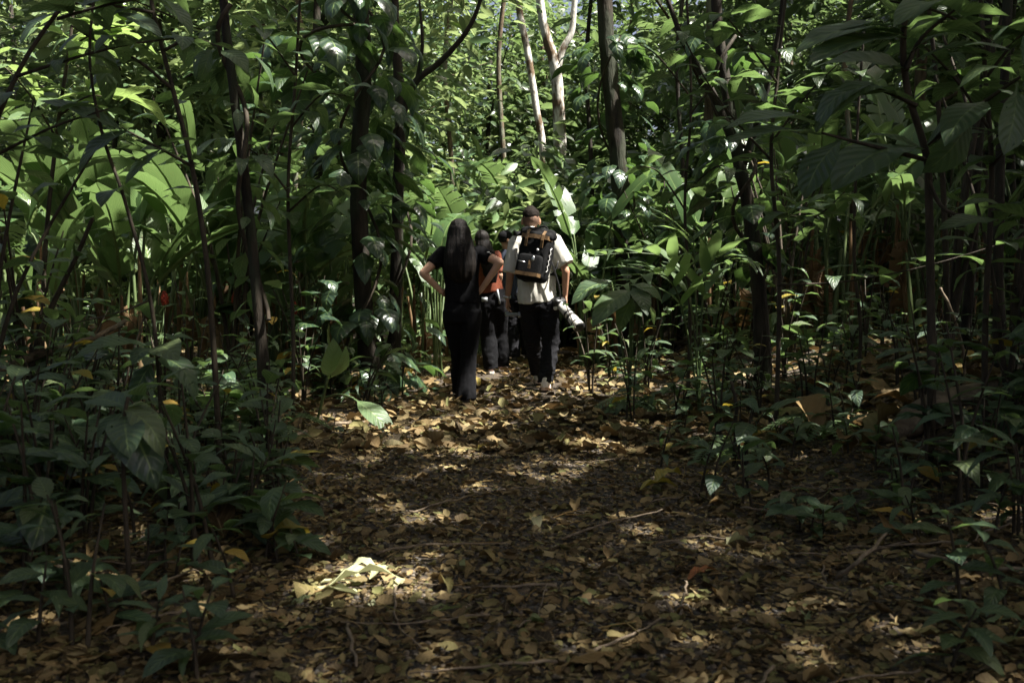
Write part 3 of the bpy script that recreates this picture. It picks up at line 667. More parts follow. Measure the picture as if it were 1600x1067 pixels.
# ------------------------------------------------------------------ understory plants
def heliconia(px, d, h, n, label, seed, tilt=0.0, dry=4, flower=0, key='heli', spread=.5, Lf=(.75, 1.15), name='heliconia', facing=None):
    rng = random.Random(seed); b = gp(px, d, -.03)
    t = thing(name, label, 'plant', b, 'heliconia clumps along the path')
    for i in range(n):
        az = rng.uniform(0, 2 * PI) if facing is None else facing + rng.uniform(-1.2, 1.2)
        out = Vector((math.cos(az), math.sin(az), 0)); lean = rng.uniform(.1, spread)
        foot = Vector((rng.uniform(-.22, .22), rng.uniform(-.22, .22), 0)); hh = h * rng.uniform(.5, 1.05)
        top = foot + out * lean * hh * .6 + Vector((tilt * hh, 0, hh))
        L = rng.uniform(*Lf); e = top + out * lean * .25 + Vector((0, 0, .12))
        mid = foot + out * lean * hh * .15 + Vector((tilt * hh * .4, 0, hh * .55))
        sp = spline([foot, mid, top, e], 3)
        mb = MB(); mb.tube(sp, [.021 - .012 * k / (len(sp) - 1) for k in range(len(sp))], 5, False); st = mb.build('leaf_stalk', M['stem'], t)
        dr = (out * rng.uniform(.5, 1.0) + Vector((0, 0, rng.uniform(.25, 1.1)))).normalized()
        nr = (Vector((0, 0, 1)) - dr * dr.z - out * .1 + rv(rng, .45))
        put_leaf(t, key, e - dr * .02, dr, nr, L, rng.uniform(.85, 1.15), rng=rng)
    for i in range(dry):
        az = rng.uniform(0, 2 * PI); out = Vector((math.cos(az), math.sin(az), 0))
        p = out * rng.uniform(.05, .2) + Vector((0, 0, h * rng.uniform(.25, .6)))
        put_leaf(t, 'dryheli', p, out * rng.uniform(.15, .5) + Vector((0, 0, -1)), out + rv(rng, .3), rng.uniform(.4, .8), rng.uniform(.8, 1.4), 'dry_leaf', rng)
    # sheathed pseudostems
    for i in range(3 + n // 3):
        f = Vector((rng.uniform(-.25, .25), rng.uniform(-.25, .25), 0)); top = f + Vector((rng.uniform(-.12, .12), rng.uniform(-.12, .12), h * rng.uniform(.45, .8)))
        mb = MB(); mb.tube([f, (f + top) / 2 + rv(rng, .03), top], [.03, .024, .013], 6, False); mb.build('pseudostem', M['stem' if rng.random() < .45 else 'dry'], t)
    for i in range(flower // 2):
        az = rng.uniform(PI, 2 * PI); f = Vector((math.cos(az) * .25, math.sin(az) * .25, 0)); top = f + Vector((rng.uniform(-.1, .1), -.05, h * rng.uniform(.42, .62)))
        mb = MB(); mb.tube([f, top], [.012, .009], 5); mb.build('flower_stalk', M['stem'], t)
        mb = MB()
        for k in range(7):
            z = k * .019; r = .030 * math.sin(PI * (k + 1.2) / 8.6)
            for q in range(5):
                a = q * 2 * PI / 5 + k * .6; mb.ell(top + Vector((math.cos(a) * r * .7, math.sin(a) * r * .7, z + .01)), (r * .6, r * .6, .02), None, 6, 4)
        mb.build('flower_spike', M['flower'], t)
    return t

def broad_plant(px, d, h, n, label, seed, key='broad', L=(.18, .32), cat='plant', name='broadleaf_shrub', group=None, stems=3, base=None, spread=.35, low=.25, tilt=(0, 0)):
    rng = random.Random(seed); b = base if base is not None else gp(px, d, -.02)
    t = thing(name, label, cat, b, group)
    for s in range(stems):
        az = rng.uniform(0, 2 * PI); k = rng.uniform(.3, 1) * spread
        top = Vector((math.cos(az) * k * h + tilt[0] * h, math.sin(az) * k * h + tilt[1] * h, h * rng.uniform(.75, 1.05)))
        f = Vector((rng.uniform(-.04, .04), rng.uniform(-.04, .04), 0))
        sp = spline([f, (f + top) * .5 + Vector((-top.x * .2, -top.y * .2, 0)), top], 5)
        r0 = .006 + .006 * h
        mb = MB(); mb.tube(sp, [r0 * (1 - .7 * i / (len(sp) - 1)) for i in range(len(sp))], 5, False); mb.build('stem', M['stemb'], t)
        m = max(2, round(n / stems)); ph = rng.uniform(0, 6)
        for i in range(m):
            u = low + (1 - low) * (i + rng.uniform(0, .8)) / m; u = min(1, u)
            x = u * (len(sp) - 1); j = min(int(x), len(sp) - 2); p = sp[j].lerp(sp[j + 1], x - j)
            a = ph + i * 2.4; dr = Vector((math.cos(a), math.sin(a), rng.uniform(-.25, .45)))
            put_leaf(t, 'yellow' if rng.random() < .022 else key, p, dr, Vector((0, 0, 1)) + rv(rng, .3), rng.uniform(*L) * (1 - .25 * u), rng.uniform(.85, 1.15), rng=rng)
    return t

# heliconias: photo column, distance, height, leaves
HL = [(30, 8.3, 1.5, 8, 'heliconia clump at the left edge with dark drooping leaves', 0, 0, 3), (118, 9.4, 1.75, 9, 'heliconia clump with bright upright leaves left of the leaning stems', .05, 1, 4),
      (205, 9.0, 1.7, 9, 'heliconia clump with glowing leaves behind the leaning stems', .05, 2, 4), (285, 10.4, 1.9, 9, 'heliconia clump behind the slim dark tree, on its left', 0, 1, 4), (90, 12.0, 2.3, 9, 'tall heliconia clump in the upper left background', 0, 0, 2),
      (345, 9.6, 1.55, 8, 'heliconia clump left of the slim dark tree with red flowers', -.05, 2, 4), (440, 10.8, 1.9, 9, 'heliconia clump right of the slim dark tree', .04, 1, 5), (500, 9.9, 1.5, 7, 'heliconia clump at the foot of the vine-covered tree', -.04, 2, 5),
      (330, 13.2, 2.4, 8, 'tall heliconia clump behind the slim dark tree', 0, 0, 2), (205, 13.8, 2.5, 8, 'farther tall heliconia clump on the left', 0, 0, 2), (525, 13.0, 2.2, 8, 'tall heliconia clump behind the vine-covered tree', 0, 0, 3),
      (650, 12.4, 1.5, 7, 'heliconia clump just left of the woman in black', 0, 1, 4), (690, 15.5, 1.9, 8, 'heliconia clump behind the woman in black', .05, 0, 3),
      (935, 12.6, 1.7, 8, 'heliconia clump just right of the man with the backpack', 0, 0, 4), (1010, 13.2, 1.8, 8, 'heliconia clump at the foot of the thick upright tree', .05, 0, 4), (1075, 14.5, 2.2, 8, 'tall heliconia clump right of the thick upright tree', 0, 0, 3),
      (1140, 11.2, 1.7, 8, 'heliconia clump behind the palm seedling', 0, 0, 5), (1230, 11.8, 2.0, 9, 'heliconia clump right behind the crooked tree', .04, 0, 6), (1300, 10.3, 1.8, 8, 'heliconia clump with dead hanging leaves right of the crooked tree', -.05, 0, 7),
      (1370, 12.0, 2.2, 9, 'tall heliconia clump behind the foreground sapling, left side', 0, 0, 6), (1440, 9.8, 1.8, 8, 'heliconia clump right behind the foreground sapling', .03, 0, 6), (1510, 11.0, 2.1, 9, 'heliconia clump between the two right-hand pole trees', 0, 0, 5),
      (1585, 9.5, 1.8, 8, 'heliconia clump at the right edge', -.05, 0, 5), (1290, 13.8, 2.5, 8, 'farthest tall heliconia clump on the right', 0, 0, 3), (1480, 13.5, 2.6, 9, 'farthest heliconia clump at the far right', 0, 0, 3), (1180, 15, 2.5, 8, 'tall heliconia clump far behind the crooked tree', 0, 0, 3)]
for i, (px, d, h, n, lab, tl, fl, dr) in enumerate(HL):
    if i < 8: heliconia(px, d, h * .85, n, lab, 300 + i, tl, dr, fl, spread=.38, Lf=(.95, 1.5))
    else: heliconia(px, d, h, n, lab, 300 + i, tl, dr, fl)
heliconia(725, 14.0, 1.35, 7, 'banana-like plant with torn diagonal leaves above the group', 401, .1, 2, 0, 'torn', .8, (1.1, 1.5), 'banana_plant')
heliconia(800, 16.5, 1.6, 8, 'banana-like plant with sunlit torn leaves behind the man in the cap', 402, .0, 2, 0, 'torn', .9, (1.1, 1.6), 'banana_plant')
heliconia(870, 17.5, 2.6, 8, 'banana-like plant with a bright torn leaf under the forked white tree', 403, 0, 2, 0, 'torn', .9, (1.1, 1.5), 'banana_plant')
heliconia(640, 16.5, 2.0, 8, 'banana-like plant between the vine-covered tree and the woman', 404, 0, 2, 0, 'torn', .8, (1.1, 1.5), 'banana_plant')
# the big upright paddle leaves behind the woman's left shoulder
t = thing('heliconia', 'plant with big upright bright leaves behind the left shoulder of the woman', 'plant', gp(684, 10.9, -.03), 'heliconia clumps along the path')
for (bx, by, tx, ty, dd, w, nr) in [(683, 425, 712, 312, 10.7, 1.15, (-.5, -1, .3)), (690, 430, 668, 330, 10.9, 1.0, (.5, -1, .2)), (678, 440, 735, 345, 11.1, 1.0, (-.4, -.8, .8)), (670, 445, 618, 352, 11.0, .9, (.5, -.7, .6)), (695, 440, 745, 318, 11.4, .9, (-.6, -.6, .6)), (672, 450, 640, 385, 10.6, .9, (.3, -.8, .7))]:
    a, b = PX(bx, by, dd) - t.location, PX(tx, ty, dd + .25) - t.location
    put_leaf(t, 'heli', a, b - a, nr, (b - a).length, w)
    mb = MB(); mb.tube(spline([(random.uniform(-.1, .1), 0, 0), a * .5 + Vector((0, 0, .1)), a], 3), .014, 5, False); mb.build('leaf_stalk', M['stem'], t)

# climbing plants on the dark trees
def climber(name, label, path, seed, n, L, key='climb', rad=.12, hang=.6):
    rng = random.Random(seed); t = thing(name, label, 'vine', path[0]); sp = spline([Vector(p) - t.location for p in path], 8)
    mb = MB(); mb.tube([p + Vector((math.cos(i * .5) * rad, math.sin(i * .5) * rad, 0)) for i, p in enumerate(sp)], .016, 5, False); mb.build('vine_stem', M['stemb'], t)
    for i in range(n):
        u = rng.uniform(0.02, 1) * (len(sp) - 1); j = min(int(u), len(sp) - 2); p = sp[j].lerp(sp[j + 1], u - j)
        a = rng.uniform(0, 2 * PI); o = Vector((math.cos(a), math.sin(a), 0))
        dr = o * rng.uniform(.4, 1.2) + Vector((0, 0, -hang * rng.uniform(.2, 1.6)))
        put_leaf(t, key, p + o * rng.uniform(rad * .7, rad * 2.6), dr, o * .7 + Vector((0, 0, .8)) + rv(rng, .3), rng.uniform(*L), rng.uniform(.85, 1.15), rng=rng)
    return t
climber('climbing_vine', 'dark glossy climber covering the trunk left of the woman', [gp(585, 9.65), PX(572, 520, 9.65), PX(560, 300, 9.65), PX(568, 100, 9.65), PX(563, -60, 9.65)], 21, 190, (.22, .42), rad=.2)
climber('climbing_vine', 'big-leaved climber hanging high in the vine-covered tree', [PX(480, 130, 9.2), PX(500, 60, 9.2), PX(545, 20, 9.3), PX(530, -60, 9.3)], 22, 24, (.35, .55), rad=.15, hang=1.2)
climber('climbing_vine', 'leafy climber on the slender forked tree', [gp(612, 10.25), PX(618, 480, 10.25), PX(622, 300, 10.25), PX(626, 180, 10.25)], 23, 44, (.2, .36), rad=.15)
climber('climbing_vine', 'dark climber on the crooked tree at right', [PX(1185, 420, 8.1), PX(1165, 310, 8.1), PX(1145, 200, 8.1), PX(1125, 60, 8.2)], 24, 80, (.18, .34), rad=.13)
climber('climbing_vine', 'small climber on the thick upright tree', [gp(985, 13.4), PX(975, 400, 13.4), PX(962, 240, 13.4), PX(950, 60, 13.4)], 25, 200, (.2, .42), rad=.2)
climber('climbing_vine', 'climber with few leaves on the slim dark tree', [PX(405, 500, 6.25), PX(385, 300, 6.3), PX(362, 120, 6.35), PX(350, 10, 6.35)], 26, 60, (.16, .30), 'broad', rad=.06)

# saplings with a stem through given pixels, leaves placed at given pixels (base, tip, distance)
def sapling(name, label, stem, rad, branches, leaves, auto, seed, key='broad', L=(.2, .35), mat='stemb'):
    rng = random.Random(seed); pts = [gp(stem[0][0], stem[0][2])] + [PX(*s) for s in stem[1:]]
    t = thing(name, label, 'sapling', pts[0]); b = t.location
    sp = spline([p - b for p in pts], 6); mb = MB(); mb.tube(sp, [rad[0] + (rad[1] - rad[0]) * i / (len(sp) - 1) for i in range(len(sp))], 7); mb.build('stem', M[mat], t)
    lines = [(sp, .35)]
    for br in branches:
        bp = spline([PX(*s) - b for s in br], 5); mb = MB(); mb.tube(bp, [rad[1] * 1.0 * (1 - .6 * i / (len(bp) - 1)) for i in range(len(bp))], 5); mb.build('branch', M[mat], t); lines.append((bp, .15))
    for lf in leaves:
        bx, by, tx, ty, d0, d1 = lf[:6]; kk = lf[6] if len(lf) > 6 else key; nr = lf[7] if len(lf) > 7 else (rng.uniform(-.3, .3), -.35, 1)
        a, e = PX(bx, by, d0) - b, PX(tx, ty, d1) - b
        put_leaf(t, kk, a, e - a, nr, (e - a).length * 1.04, rng.uniform(.9, 1.15), rng=rng)
    for ln, lo in lines[(0 if auto >= 0 else 1):]:
        n = round(abs(auto) * 1.6); ph = rng.uniform(0, 6)
        for i in range(n):
            u = (lo + (1 - lo) * (i + rng.random()) / n) * (len(ln) - 1); j = min(int(u), len(ln) - 2); p = ln[j].lerp(ln[j + 1], u - j); a = ph + i * 2.4
            put_leaf(t, key, p, Vector((math.cos(a), math.sin(a), rng.uniform(-.3, .25))), Vector((0, 0, 1)) + rv(rng, .25), rng.uniform(*L), rng.uniform(.9, 1.1), rng=rng)
    return t
sapling('broadleaf_sapling', 'tall sapling with large dark leaves in the right foreground', [(1458, 780, 4.7), (1456, 600, 4.7), (1452, 320, 4.7), (1447, 240, 4.7), (1418, 140, 4.65), (1412, 50, 4.6), (1430, -60, 4.6)], (.022, .013),
        [[(1449, 250, 4.7), (1390, 235, 4.6), (1330, 220, 4.5), (1285, 208, 4.4)], [(1432, 165, 4.65), (1400, 150, 4.6), (1366, 137, 4.5)], [(1449, 225, 4.7), (1510, 180, 4.6), (1580, 130, 4.4), (1640, 90, 4.3)], [(1416, 110, 4.6), (1440, 60, 4.6), (1500, 10, 4.5)], [(1450, 280, 4.7), (1480, 330, 4.6), (1560, 345, 4.4)]],
        [(1290, 200, 1130, 190, 4.45, 4.3), (1285, 212, 1140, 232, 4.4, 4.2), (1320, 215, 1250, 300, 4.5, 4.4, 'obov'), (1420, 45, 1290, 60, 4.6, 4.5), (1410, 55, 1235, 72, 4.6, 4.4), (1415, 60, 1270, 110, 4.6, 4.3), (1420, 110, 1275, 95, 4.6, 4.8),
         (1430, 160, 1300, 150, 4.6, 4.4), (1445, 235, 1300, 265, 4.7, 4.4, 'obov'), (1440, 235, 1350, 215, 4.7, 4.9), (1425, 80, 1540, 30, 4.6, 4.5), (1430, 95, 1580, 70, 4.6, 4.4), (1450, 225, 1530, 160, 4.6, 4.5), (1560, 140, 1640, 200, 4.4, 4.2),
         (1520, 175, 1455, 275, 4.55, 4.5, 'obov', (.7, -.7, .4)), (1540, 160, 1470, 220, 4.5, 4.3), (1590, 120, 1500, 95, 4.4, 4.3), (1420, 40, 1480, -20, 4.6, 4.6), (1412, 30, 1330, -10, 4.6, 4.5), (1425, 0, 1560, -10, 4.6, 4.4), (1400, 150, 1300, 125, 4.55, 4.3), (1370, 140, 1260, 160, 4.5, 4.3),
         (1600, 100, 1640, 20, 4.4, 4.4), (1500, 20, 1400, 10, 4.5, 4.2), (1490, 330, 1580, 300, 4.6, 4.5), (1560, 345, 1470, 365, 4.4, 4.3), (1590, 130, 1560, 240, 4.3, 4.2, 'obov', (.3, -.9, .4))], 0, 31)
sapling('broadleaf_sapling', 'thin leaning sapling with hanging leaves in the left foreground', [(340, 790, 5.0), (335, 560, 5.0), (322, 400, 5.0), (300, 260, 5.05), (270, 140, 5.1), (240, 20, 5.1), (228, -60, 5.1)], (.016, .010),
        [[(270, 140, 5.1), (215, 95, 5.0), (160, 70, 4.9), (110, 40, 4.8)], [(255, 80, 5.1), (300, 60, 5.1), (345, 75, 5.0)], [(240, 20, 5.1), (180, 10, 5.0), (100, 5, 4.9)], [(300, 260, 5.05), (255, 235, 4.9), (190, 200, 4.8)]],
        [(330, 80, 312, 130, 5.0, 5.0, 'broad', (.2, -1, .3)), (345, 80, 392, 105, 5.0, 4.9), (180, 20, 255, 65, 5.0, 4.9), (160, 70, 175, 165, 4.9, 4.85, 'broad', (.4, -.9, .3)), (130, 50, 85, 95, 4.8, 4.8), (100, 20, 20, 60, 4.85, 4.7), (120, 40, 60, 10, 4.8, 4.7), (210, 95, 130, 130, 5.0, 4.9),
         (190, 205, 60, 165, 4.8, 4.8), (200, 205, 110, 260, 4.8, 4.7), (250, 235, 200, 290, 4.9, 4.8), (250, 0, 300, 50, 5.1, 5.0), (220, 10, 150, 40, 5.0, 4.9)], 3, 32, L=(.14, .24))
sapling('broadleaf_sapling', 'dark thin stem curving through the far left foreground', [(252, 630, 4.8), (240, 500, 4.8), (200, 330, 4.8), (160, 210, 4.8), (140, 90, 4.8), (150, -30, 4.8)], (.011, .006), [[(232, 470, 4.8), (180, 490, 4.7), (90, 510, 4.6)]], [(240, 545, 205, 560, 4.8, 4.6, 'seed'), (245, 560, 320, 590, 4.8, 4.6, 'broad'), (235, 570, 200, 640, 4.75, 4.7, 'climb'), (230, 540, 110, 545, 4.8, 4.6, 'broad'), (250, 540, 275, 570, 4.8, 4.5, 'seed')], 3, 34, L=(.16, .28))
sapling('broadleaf_sapling', 'straight dark stem with layered leaves at the lower left', [(195, 960, 3.05), (196, 800, 3.05), (192, 680, 3.05), (200, 620, 3.05)], (.009, .006), [], [(196, 640, 268, 690, 3.05, 2.95, 'seed'), (196, 640, 270, 640, 3.05, 3.2, 'seed'), (195, 645, 130, 690, 3.05, 3.0, 'seed'), (195, 650, 195, 720, 3.05, 2.85, 'seed'), (196, 655, 250, 760, 3.05, 3.0, 'climb'), (196, 635, 140, 630, 3.05, 3.2, 'seed')], 2, 35, key='seed', L=(.10, .16))
sapling('broadleaf_sapling', 'sapling with leaves above the crooked tree on the right', [(1215, 600, 6.4), (1218, 430, 6.4), (1205, 250, 6.4), (1215, 120, 6.4), (1230, -30, 6.4)], (.016, .009),
        [[(1205, 250, 6.4), (1150, 190, 6.3), (1100, 120, 6.2), (1060, 40, 6.1)], [(1215, 130, 6.4), (1170, 70, 6.3), (1130, 20, 6.2)], [(1208, 220, 6.4), (1260, 150, 6.3), (1310, 100, 6.2)], [(1210, 330, 6.4), (1270, 340, 6.2), (1320, 300, 6.1)]], [], 9, 36, L=(.2, .33), key='broad')
sapling('broadleaf_sapling', 'thin bare sapling with a long horizontal branch at right', [(1340, 640, 6.8), (1345, 520, 6.8), (1335, 400, 6.8), (1340, 200, 6.8), (1350, 50, 6.8)], (.014, .008), [[(1215, 445, 5.9), (1320, 440, 6.0), (1450, 415, 6.0), (1600, 370, 6.0)]], [], 7, 37, L=(.18, .3))
sapling('broadleaf_sapling', 'sapling with translucent yellow-green leaves at the top left', [(60, 640, 7.5), (70, 400, 7.5), (90, 200, 7.5), (110, 60, 7.5), (120, -60, 7.5)], (.02, .010), [[(90, 220, 7.5), (40, 140, 7.4), (-20, 80, 7.3)], [(105, 80, 7.5), (150, 50, 7.4), (200, 40, 7.3)], [(95, 180, 7.5), (140, 150, 7.4), (190, 160, 7.3)]], [], 9, 38, key='light', L=(.3, .5))
sapling('broadleaf_sapling', 'slim sapling leaning over the heliconias near the left edge', [(20, 700, 6.2), (60, 530, 6.2), (95, 450, 6.2), (120, 400, 6.2), (145, 340, 6.2)], (.02, .012), [], [], 8, 39, L=(.16, .28))
sapling('broadleaf_sapling', 'sapling with dark leaves hanging into the upper right corner', [(1545, 720, 5.2), (1540, 500, 5.2), (1550, 280, 5.2), (1540, 120, 5.2), (1530, -40, 5.2)], (.018, .010), [[(1545, 200, 5.2), (1490, 120, 5.1), (1430, 60, 5.0)], [(1542, 120, 5.2), (1590, 60, 5.1), (1640, 20, 5.0)], [(1540, 60, 5.2), (1470, 20, 5.0), (1380, 0, 4.9)], [(1548, 260, 5.2), (1600, 210, 5.0), (1660, 190, 4.9)]], [], 8, 61, L=(.22, .40))
sapling('broadleaf_sapling', 'sapling spreading dark leaves along the top left', [(-90, 800, 4.6), (-70, 560, 4.6), (-40, 300, 4.6), (30, 110, 4.6), (120, -20, 4.6)], (.015, .009), [[(25, 120, 4.6), (120, 90, 4.5), (200, 70, 4.5), (280, 60, 4.5)], [(-20, 250, 4.6), (80, 200, 4.5), (170, 170, 4.5)], [(90, 30, 4.6), (160, 10, 4.5), (260, -10, 4.5)]], [], 6, 62, L=(.16, .28))
sapling('broadleaf_sapling', 'sapling with drooping leaves left of the vine-covered tree', [(455, 700, 7.0), (458, 520, 7.0), (450, 300, 7.0), (462, 120, 7.0), (470, -30, 7.0)], (.016, .009), [[(450, 300, 7.0), (400, 240, 6.9), (350, 220, 6.8)], [(455, 200, 7.0), (500, 150, 6.9), (540, 150, 6.8)], [(462, 120, 7.0), (420, 60, 6.9), (390, 30, 6.8)], [(452, 330, 7.0), (500, 290, 6.9), (530, 300, 6.8)]], [], 7, 63, L=(.2, .36))
sapling('broadleaf_sapling', 'sapling with layered leaves between thick tree and crooked tree', [(1075, 640, 8.0), (1078, 480, 8.0), (1070, 320, 8.0), (1080, 160, 8.0), (1072, -20, 8.0)], (.016, .009), [[(1072, 330, 8), (1030, 270, 7.9), (1000, 260, 7.8)], [(1078, 180, 8), (1120, 130, 7.9), (1160, 120, 7.8)], [(1078, 150, 8), (1030, 90, 7.9), (1000, 70, 7.8)], [(1072, 300, 8), (1120, 260, 7.9), (1150, 270, 7.8)]], [], 4, 64, L=(.2, .34))
# dark canopy-edge shrub and shade trees at the right edge
for i, (px, d, h, n, lab) in enumerate([(1575, 5.2, 1.9, 30, 'dark leafy shrub at the right edge of the picture'), (1640, 4.6, 2.2, 34, 'dark shrub cut off by the right edge'), (-30, 5.2, 1.9, 34, 'dark shrub cut off by the left edge'), (40, 6.4, 1.5, 30, 'dark leafy shrub at the left edge below the heliconias')]):
    broad_plant(px, d, h, n, lab, 500 + i, 'broad', (.2, .36), 'shrub', stems=4)

# mid-size broad-leaved plants either side of the path
BP = [(60, 6.0, .7, 'left of the leaning stems, nearest the edge'), (150, 5.4, .6, 'left of the leaning stems, in the dark undergrowth'), (255, 6.6, .8, 'behind the leaning stems'), (30, 4.7, .55, 'in the dark lower left'), (355, 7.2, .7, 'behind the slim dark tree'), (395, 5.9, .45, 'at the foot of the slim dark tree, on its left'),
      (470, 8.6, .65, 'between the slim dark tree and the pale seedling'), (545, 9.1, .6, 'at the foot of the vine-covered tree'), (630, 10.6, .5, 'beside the path left of the woman'), (405, 8.6, .8, 'among the heliconia stalks on the left'), (300, 8.0, .9, 'under the red flowers on the left'), (130, 7.3, .9, 'below the dark drooping heliconia leaves'),
      (925, 9.2, .95, 'hiding the hand side of the man with the camera'), (955, 10.6, .7, 'behind the lens of the man'), (1010, 9.4, .9, 'behind the palm seedling on its left'), (985, 7.4, .5, 'at the right edge of the path'), (1060, 7.4, .5, 'in front of the palm seedling'), (1120, 6.3, .75, 'with pale stem right of the path'), (1180, 7.6, .6, 'at the foot of the crooked tree'), (1265, 6.9, .7, 'right of the crooked tree'), (1330, 7.8, .6, 'under the horizontal branch'),
      (1410, 6.8, .6, 'left of the foreground sapling, behind it'), (1500, 6.2, .7, 'right of the foreground sapling, behind it'), (1590, 5.2, .6, 'low at the right edge'), (1380, 9.0, .8, 'deep in the right undergrowth'), (1240, 9.2, .8, 'behind the crooked tree near its foot'), (1100, 9.8, .7, 'behind the palm seedling on its right'), (1460, 8.4, .8, 'between sapling and pole trees'), (1140, 8.6, .5, 'left of the crooked tree foot')]
for i, (px, d, h, lab) in enumerate(BP):
    broad_plant(px, d, h, 12 + i % 3 * 5, 'knee-high broad-leaved plant ' + lab, 600 + i, ['broad', 'seed', 'obov', 'seed'][i % 4], (.16, .30), stems=3, group='broad-leaved plants beside the path')
# more undergrowth filling both sides
ru = random.Random(17); used = []
def filler(n, y0, y1, h, nl, L, keys, lab, cat, name, grp, gap, stems, edge):
    k = tr = 0
    while k < n and tr < 3000:
        tr += 1; y = ru.uniform(y0, y1); x = ru.uniform(-.58 * y, .58 * y)
        if h[1] > 2 and x / y < -.30: continue
        if (x > 0 and y < 8 and ru.random() < .85) or (y < 7.6 and 425 < 800 + x / y * FPX < 660): continue
        e = abs(x - path_c(y)) - path_w(y)
        if e < edge or any((x - a) ** 2 + (y - b) ** 2 < gap ** 2 for a, b in used): continue
        used.append((x, y)); k += 1
        hh = ru.uniform(*h); broad_plant(0, 0, hh, ru.randint(*nl), lab % (('closest' if y < 4 else 'very near' if y < 4.7 else 'near' if y < 5.4 else 'fairly near' if y < 6.5 else 'middle' if y < 8 else 'farther' if y < 10 else 'far'), lmk(x, y)) + (', larger' if hh > sum(h) / 2 else ', smaller'), ru.randrange(10 ** 6), ru.choice(keys), L, cat, name, grp, stems, Vector((x, y, ground(x, y) - .02)))
filler(46, 4.6, 11.5, (.35, .9), (9, 16), (.16, .32), ['broad', 'seed', 'seed', 'obov', 'lance'], 'low broad-leaved plant at %s distance in line with %s', 'plant', 'broadleaf_plant', 'low plants in the undergrowth', .3, 3, .1)
filler(26, 8.5, 13.5, (1.2, 2.4), (20, 32), (.2, .38), ['broad', 'obov', 'heli', 'broad', 'climb'], 'tall leafy understory shrub in the %s thicket in line with %s', 'shrub', 'broadleaf_shrub', 'understory shrubs beside the walkers', .5, 4, .9)
filler(52, 3.1, 6.4, (.3, .8), (10, 18), (.15, .34), ['seed', 'obov', 'broad', 'lance', 'climb'], 'bushy dark path-edge plant at %s range, below %s', 'plant', 'broadleaf_plant', 'plants crowding the near path edges', .2, 3, .12)
for i in range(16):
    y = ru.uniform(2.6, 4.4); x = -ru.uniform(.95 + (y - 2.6) * .12, .56 * y + .1) if i < 13 else ru.uniform(1.4, .56 * y + .15)
    if abs(x) < .9: continue
    broad_plant(0, 0, ru.uniform(.2, .5), ru.randint(8, 14), 'dark seedling thicket in the %s near corner, %s' % ('left' if x < 0 else 'right', ['leftmost front', 'front', 'middle', 'back'][min(3, int((y - 2.6) / .45))] if x < 0 else ['front', 'middle', 'rear', 'back'][min(3, int((y - 2.6) / .45))]), ru.randrange(10 ** 6), ru.choice(['seed', 'lance', 'seed']), (.10, .2), 'plant', 'broadleaf_plant', 'plants crowding the near corners', 2, Vector((x, y, ground(x, y) - .02)))
filler(15, 6.8, 12.5, (2.3, 3.6), (34, 48), (.22, .42), ['broad', 'obov', 'climb', 'broad'], 'very tall dark-leaved shrub in the %s thicket in line with %s', 'shrub', 'tall_shrub', 'tall shrubs closing in over the path', .8, 4, 1.1)
# large leaves beside the man's right hand
t = thing('large_leaved_plant', 'plant with very large oval leaves beside the white lens', 'plant', gp(985, 8.6))
for bx, by, tx, ty, d0, d1 in [(955, 440, 892, 466, 8.6, 8.4), (985, 455, 925, 500, 8.6, 8.3), (990, 450, 1010, 490, 8.6, 8.3), (985, 445, 1040, 465, 8.6, 8.5), (990, 465, 965, 515, 8.6, 8.4), (990, 460, 1030, 500, 8.6, 8.8)]:
    a, e = PX(bx, by, d0) - t.location, PX(tx, ty, d1) - t.location; put_leaf(t, 'broad', a, e - a, (.1, -.45, 1), (e - a).length * 1.05, 1.1)
    mb = MB(); mb.tube(spline([(0, 0, 0), a * .6 + Vector((0, 0, .08)), a], 3), .009, 5, False); mb.build('leaf_stalk', M['stem'], t)
# understory palm with paired leaflets right of the path
def palm(px, d, label, fr, seed, name='understory_palm', Ll=.22, n=10):
    rng = random.Random(seed); t = thing(name, label, 'palm', gp(px, d))
    mb = MB(); mb.tube([(0, 0, 0), (0, 0, .18)], [.02, .014], 6); mb.build('stem', M['stem'], t)
    for (mx, my, tx, ty, d1) in fr:
        a = Vector((0, 0, .15)); m = PX(mx, my, (d + d1) / 2) - t.location; e = PX(tx, ty, d1) - t.location
        sp = spline([a, m, e], 9); mb = MB(); mb.tube(sp, [.009 - .006 * i / (len(sp) - 1) for i in range(len(sp))], 5, False); f = mb.build('frond', M['stem'], t)
        for i in range(n):
            u = (.38 + .6 * i / (n - 1)) * (len(sp) - 1.01); j = int(u); p = sp[j].lerp(sp[j + 1], u - j); tg = (sp[j + 1] - sp[j]).normalized()
            sd = tg.cross(Vector((0, 0, 1))).normalized(); k = 1 - .45 * (i / (n - 1) - .35) ** 2 * 4 * .6
            for s in (-1, 1):
                put_leaf(f, 'palm', p, sd * s * .85 + tg * .65 + Vector((0, 0, .05)), Vector((0, 0, 1)) + sd * s * -.2, Ll * max(.5, k) * rng.uniform(.9, 1.1), 1.5, 'leaflet', rng)
palm(1095, 7.4, 'arching palm seedling with paired leaflets right of the path', [(1062, 420, 925, 398, 7.1), (1050, 440, 960, 452, 6.8), (1105, 420, 1165, 412, 7.3), (1085, 400, 1082, 372, 7.6)], 41, Ll=.42, n=8)
palm(900, 19, 'sunlit palm with feathery fronds under the white trees', [(880, 330, 830, 300, 18.5), (900, 320, 930, 290, 18.5), (905, 300, 960, 300, 18.8), (890, 300, 870, 240, 19)], 42, Ll=.45)
palm(760, 18, 'sunlit palm above the heads of the group', [(745, 300, 700, 280, 17.5), (775, 290, 820, 260, 17.5), (780, 310, 840, 310, 17.8), (755, 280, 740, 220, 18)], 43, Ll=.45)
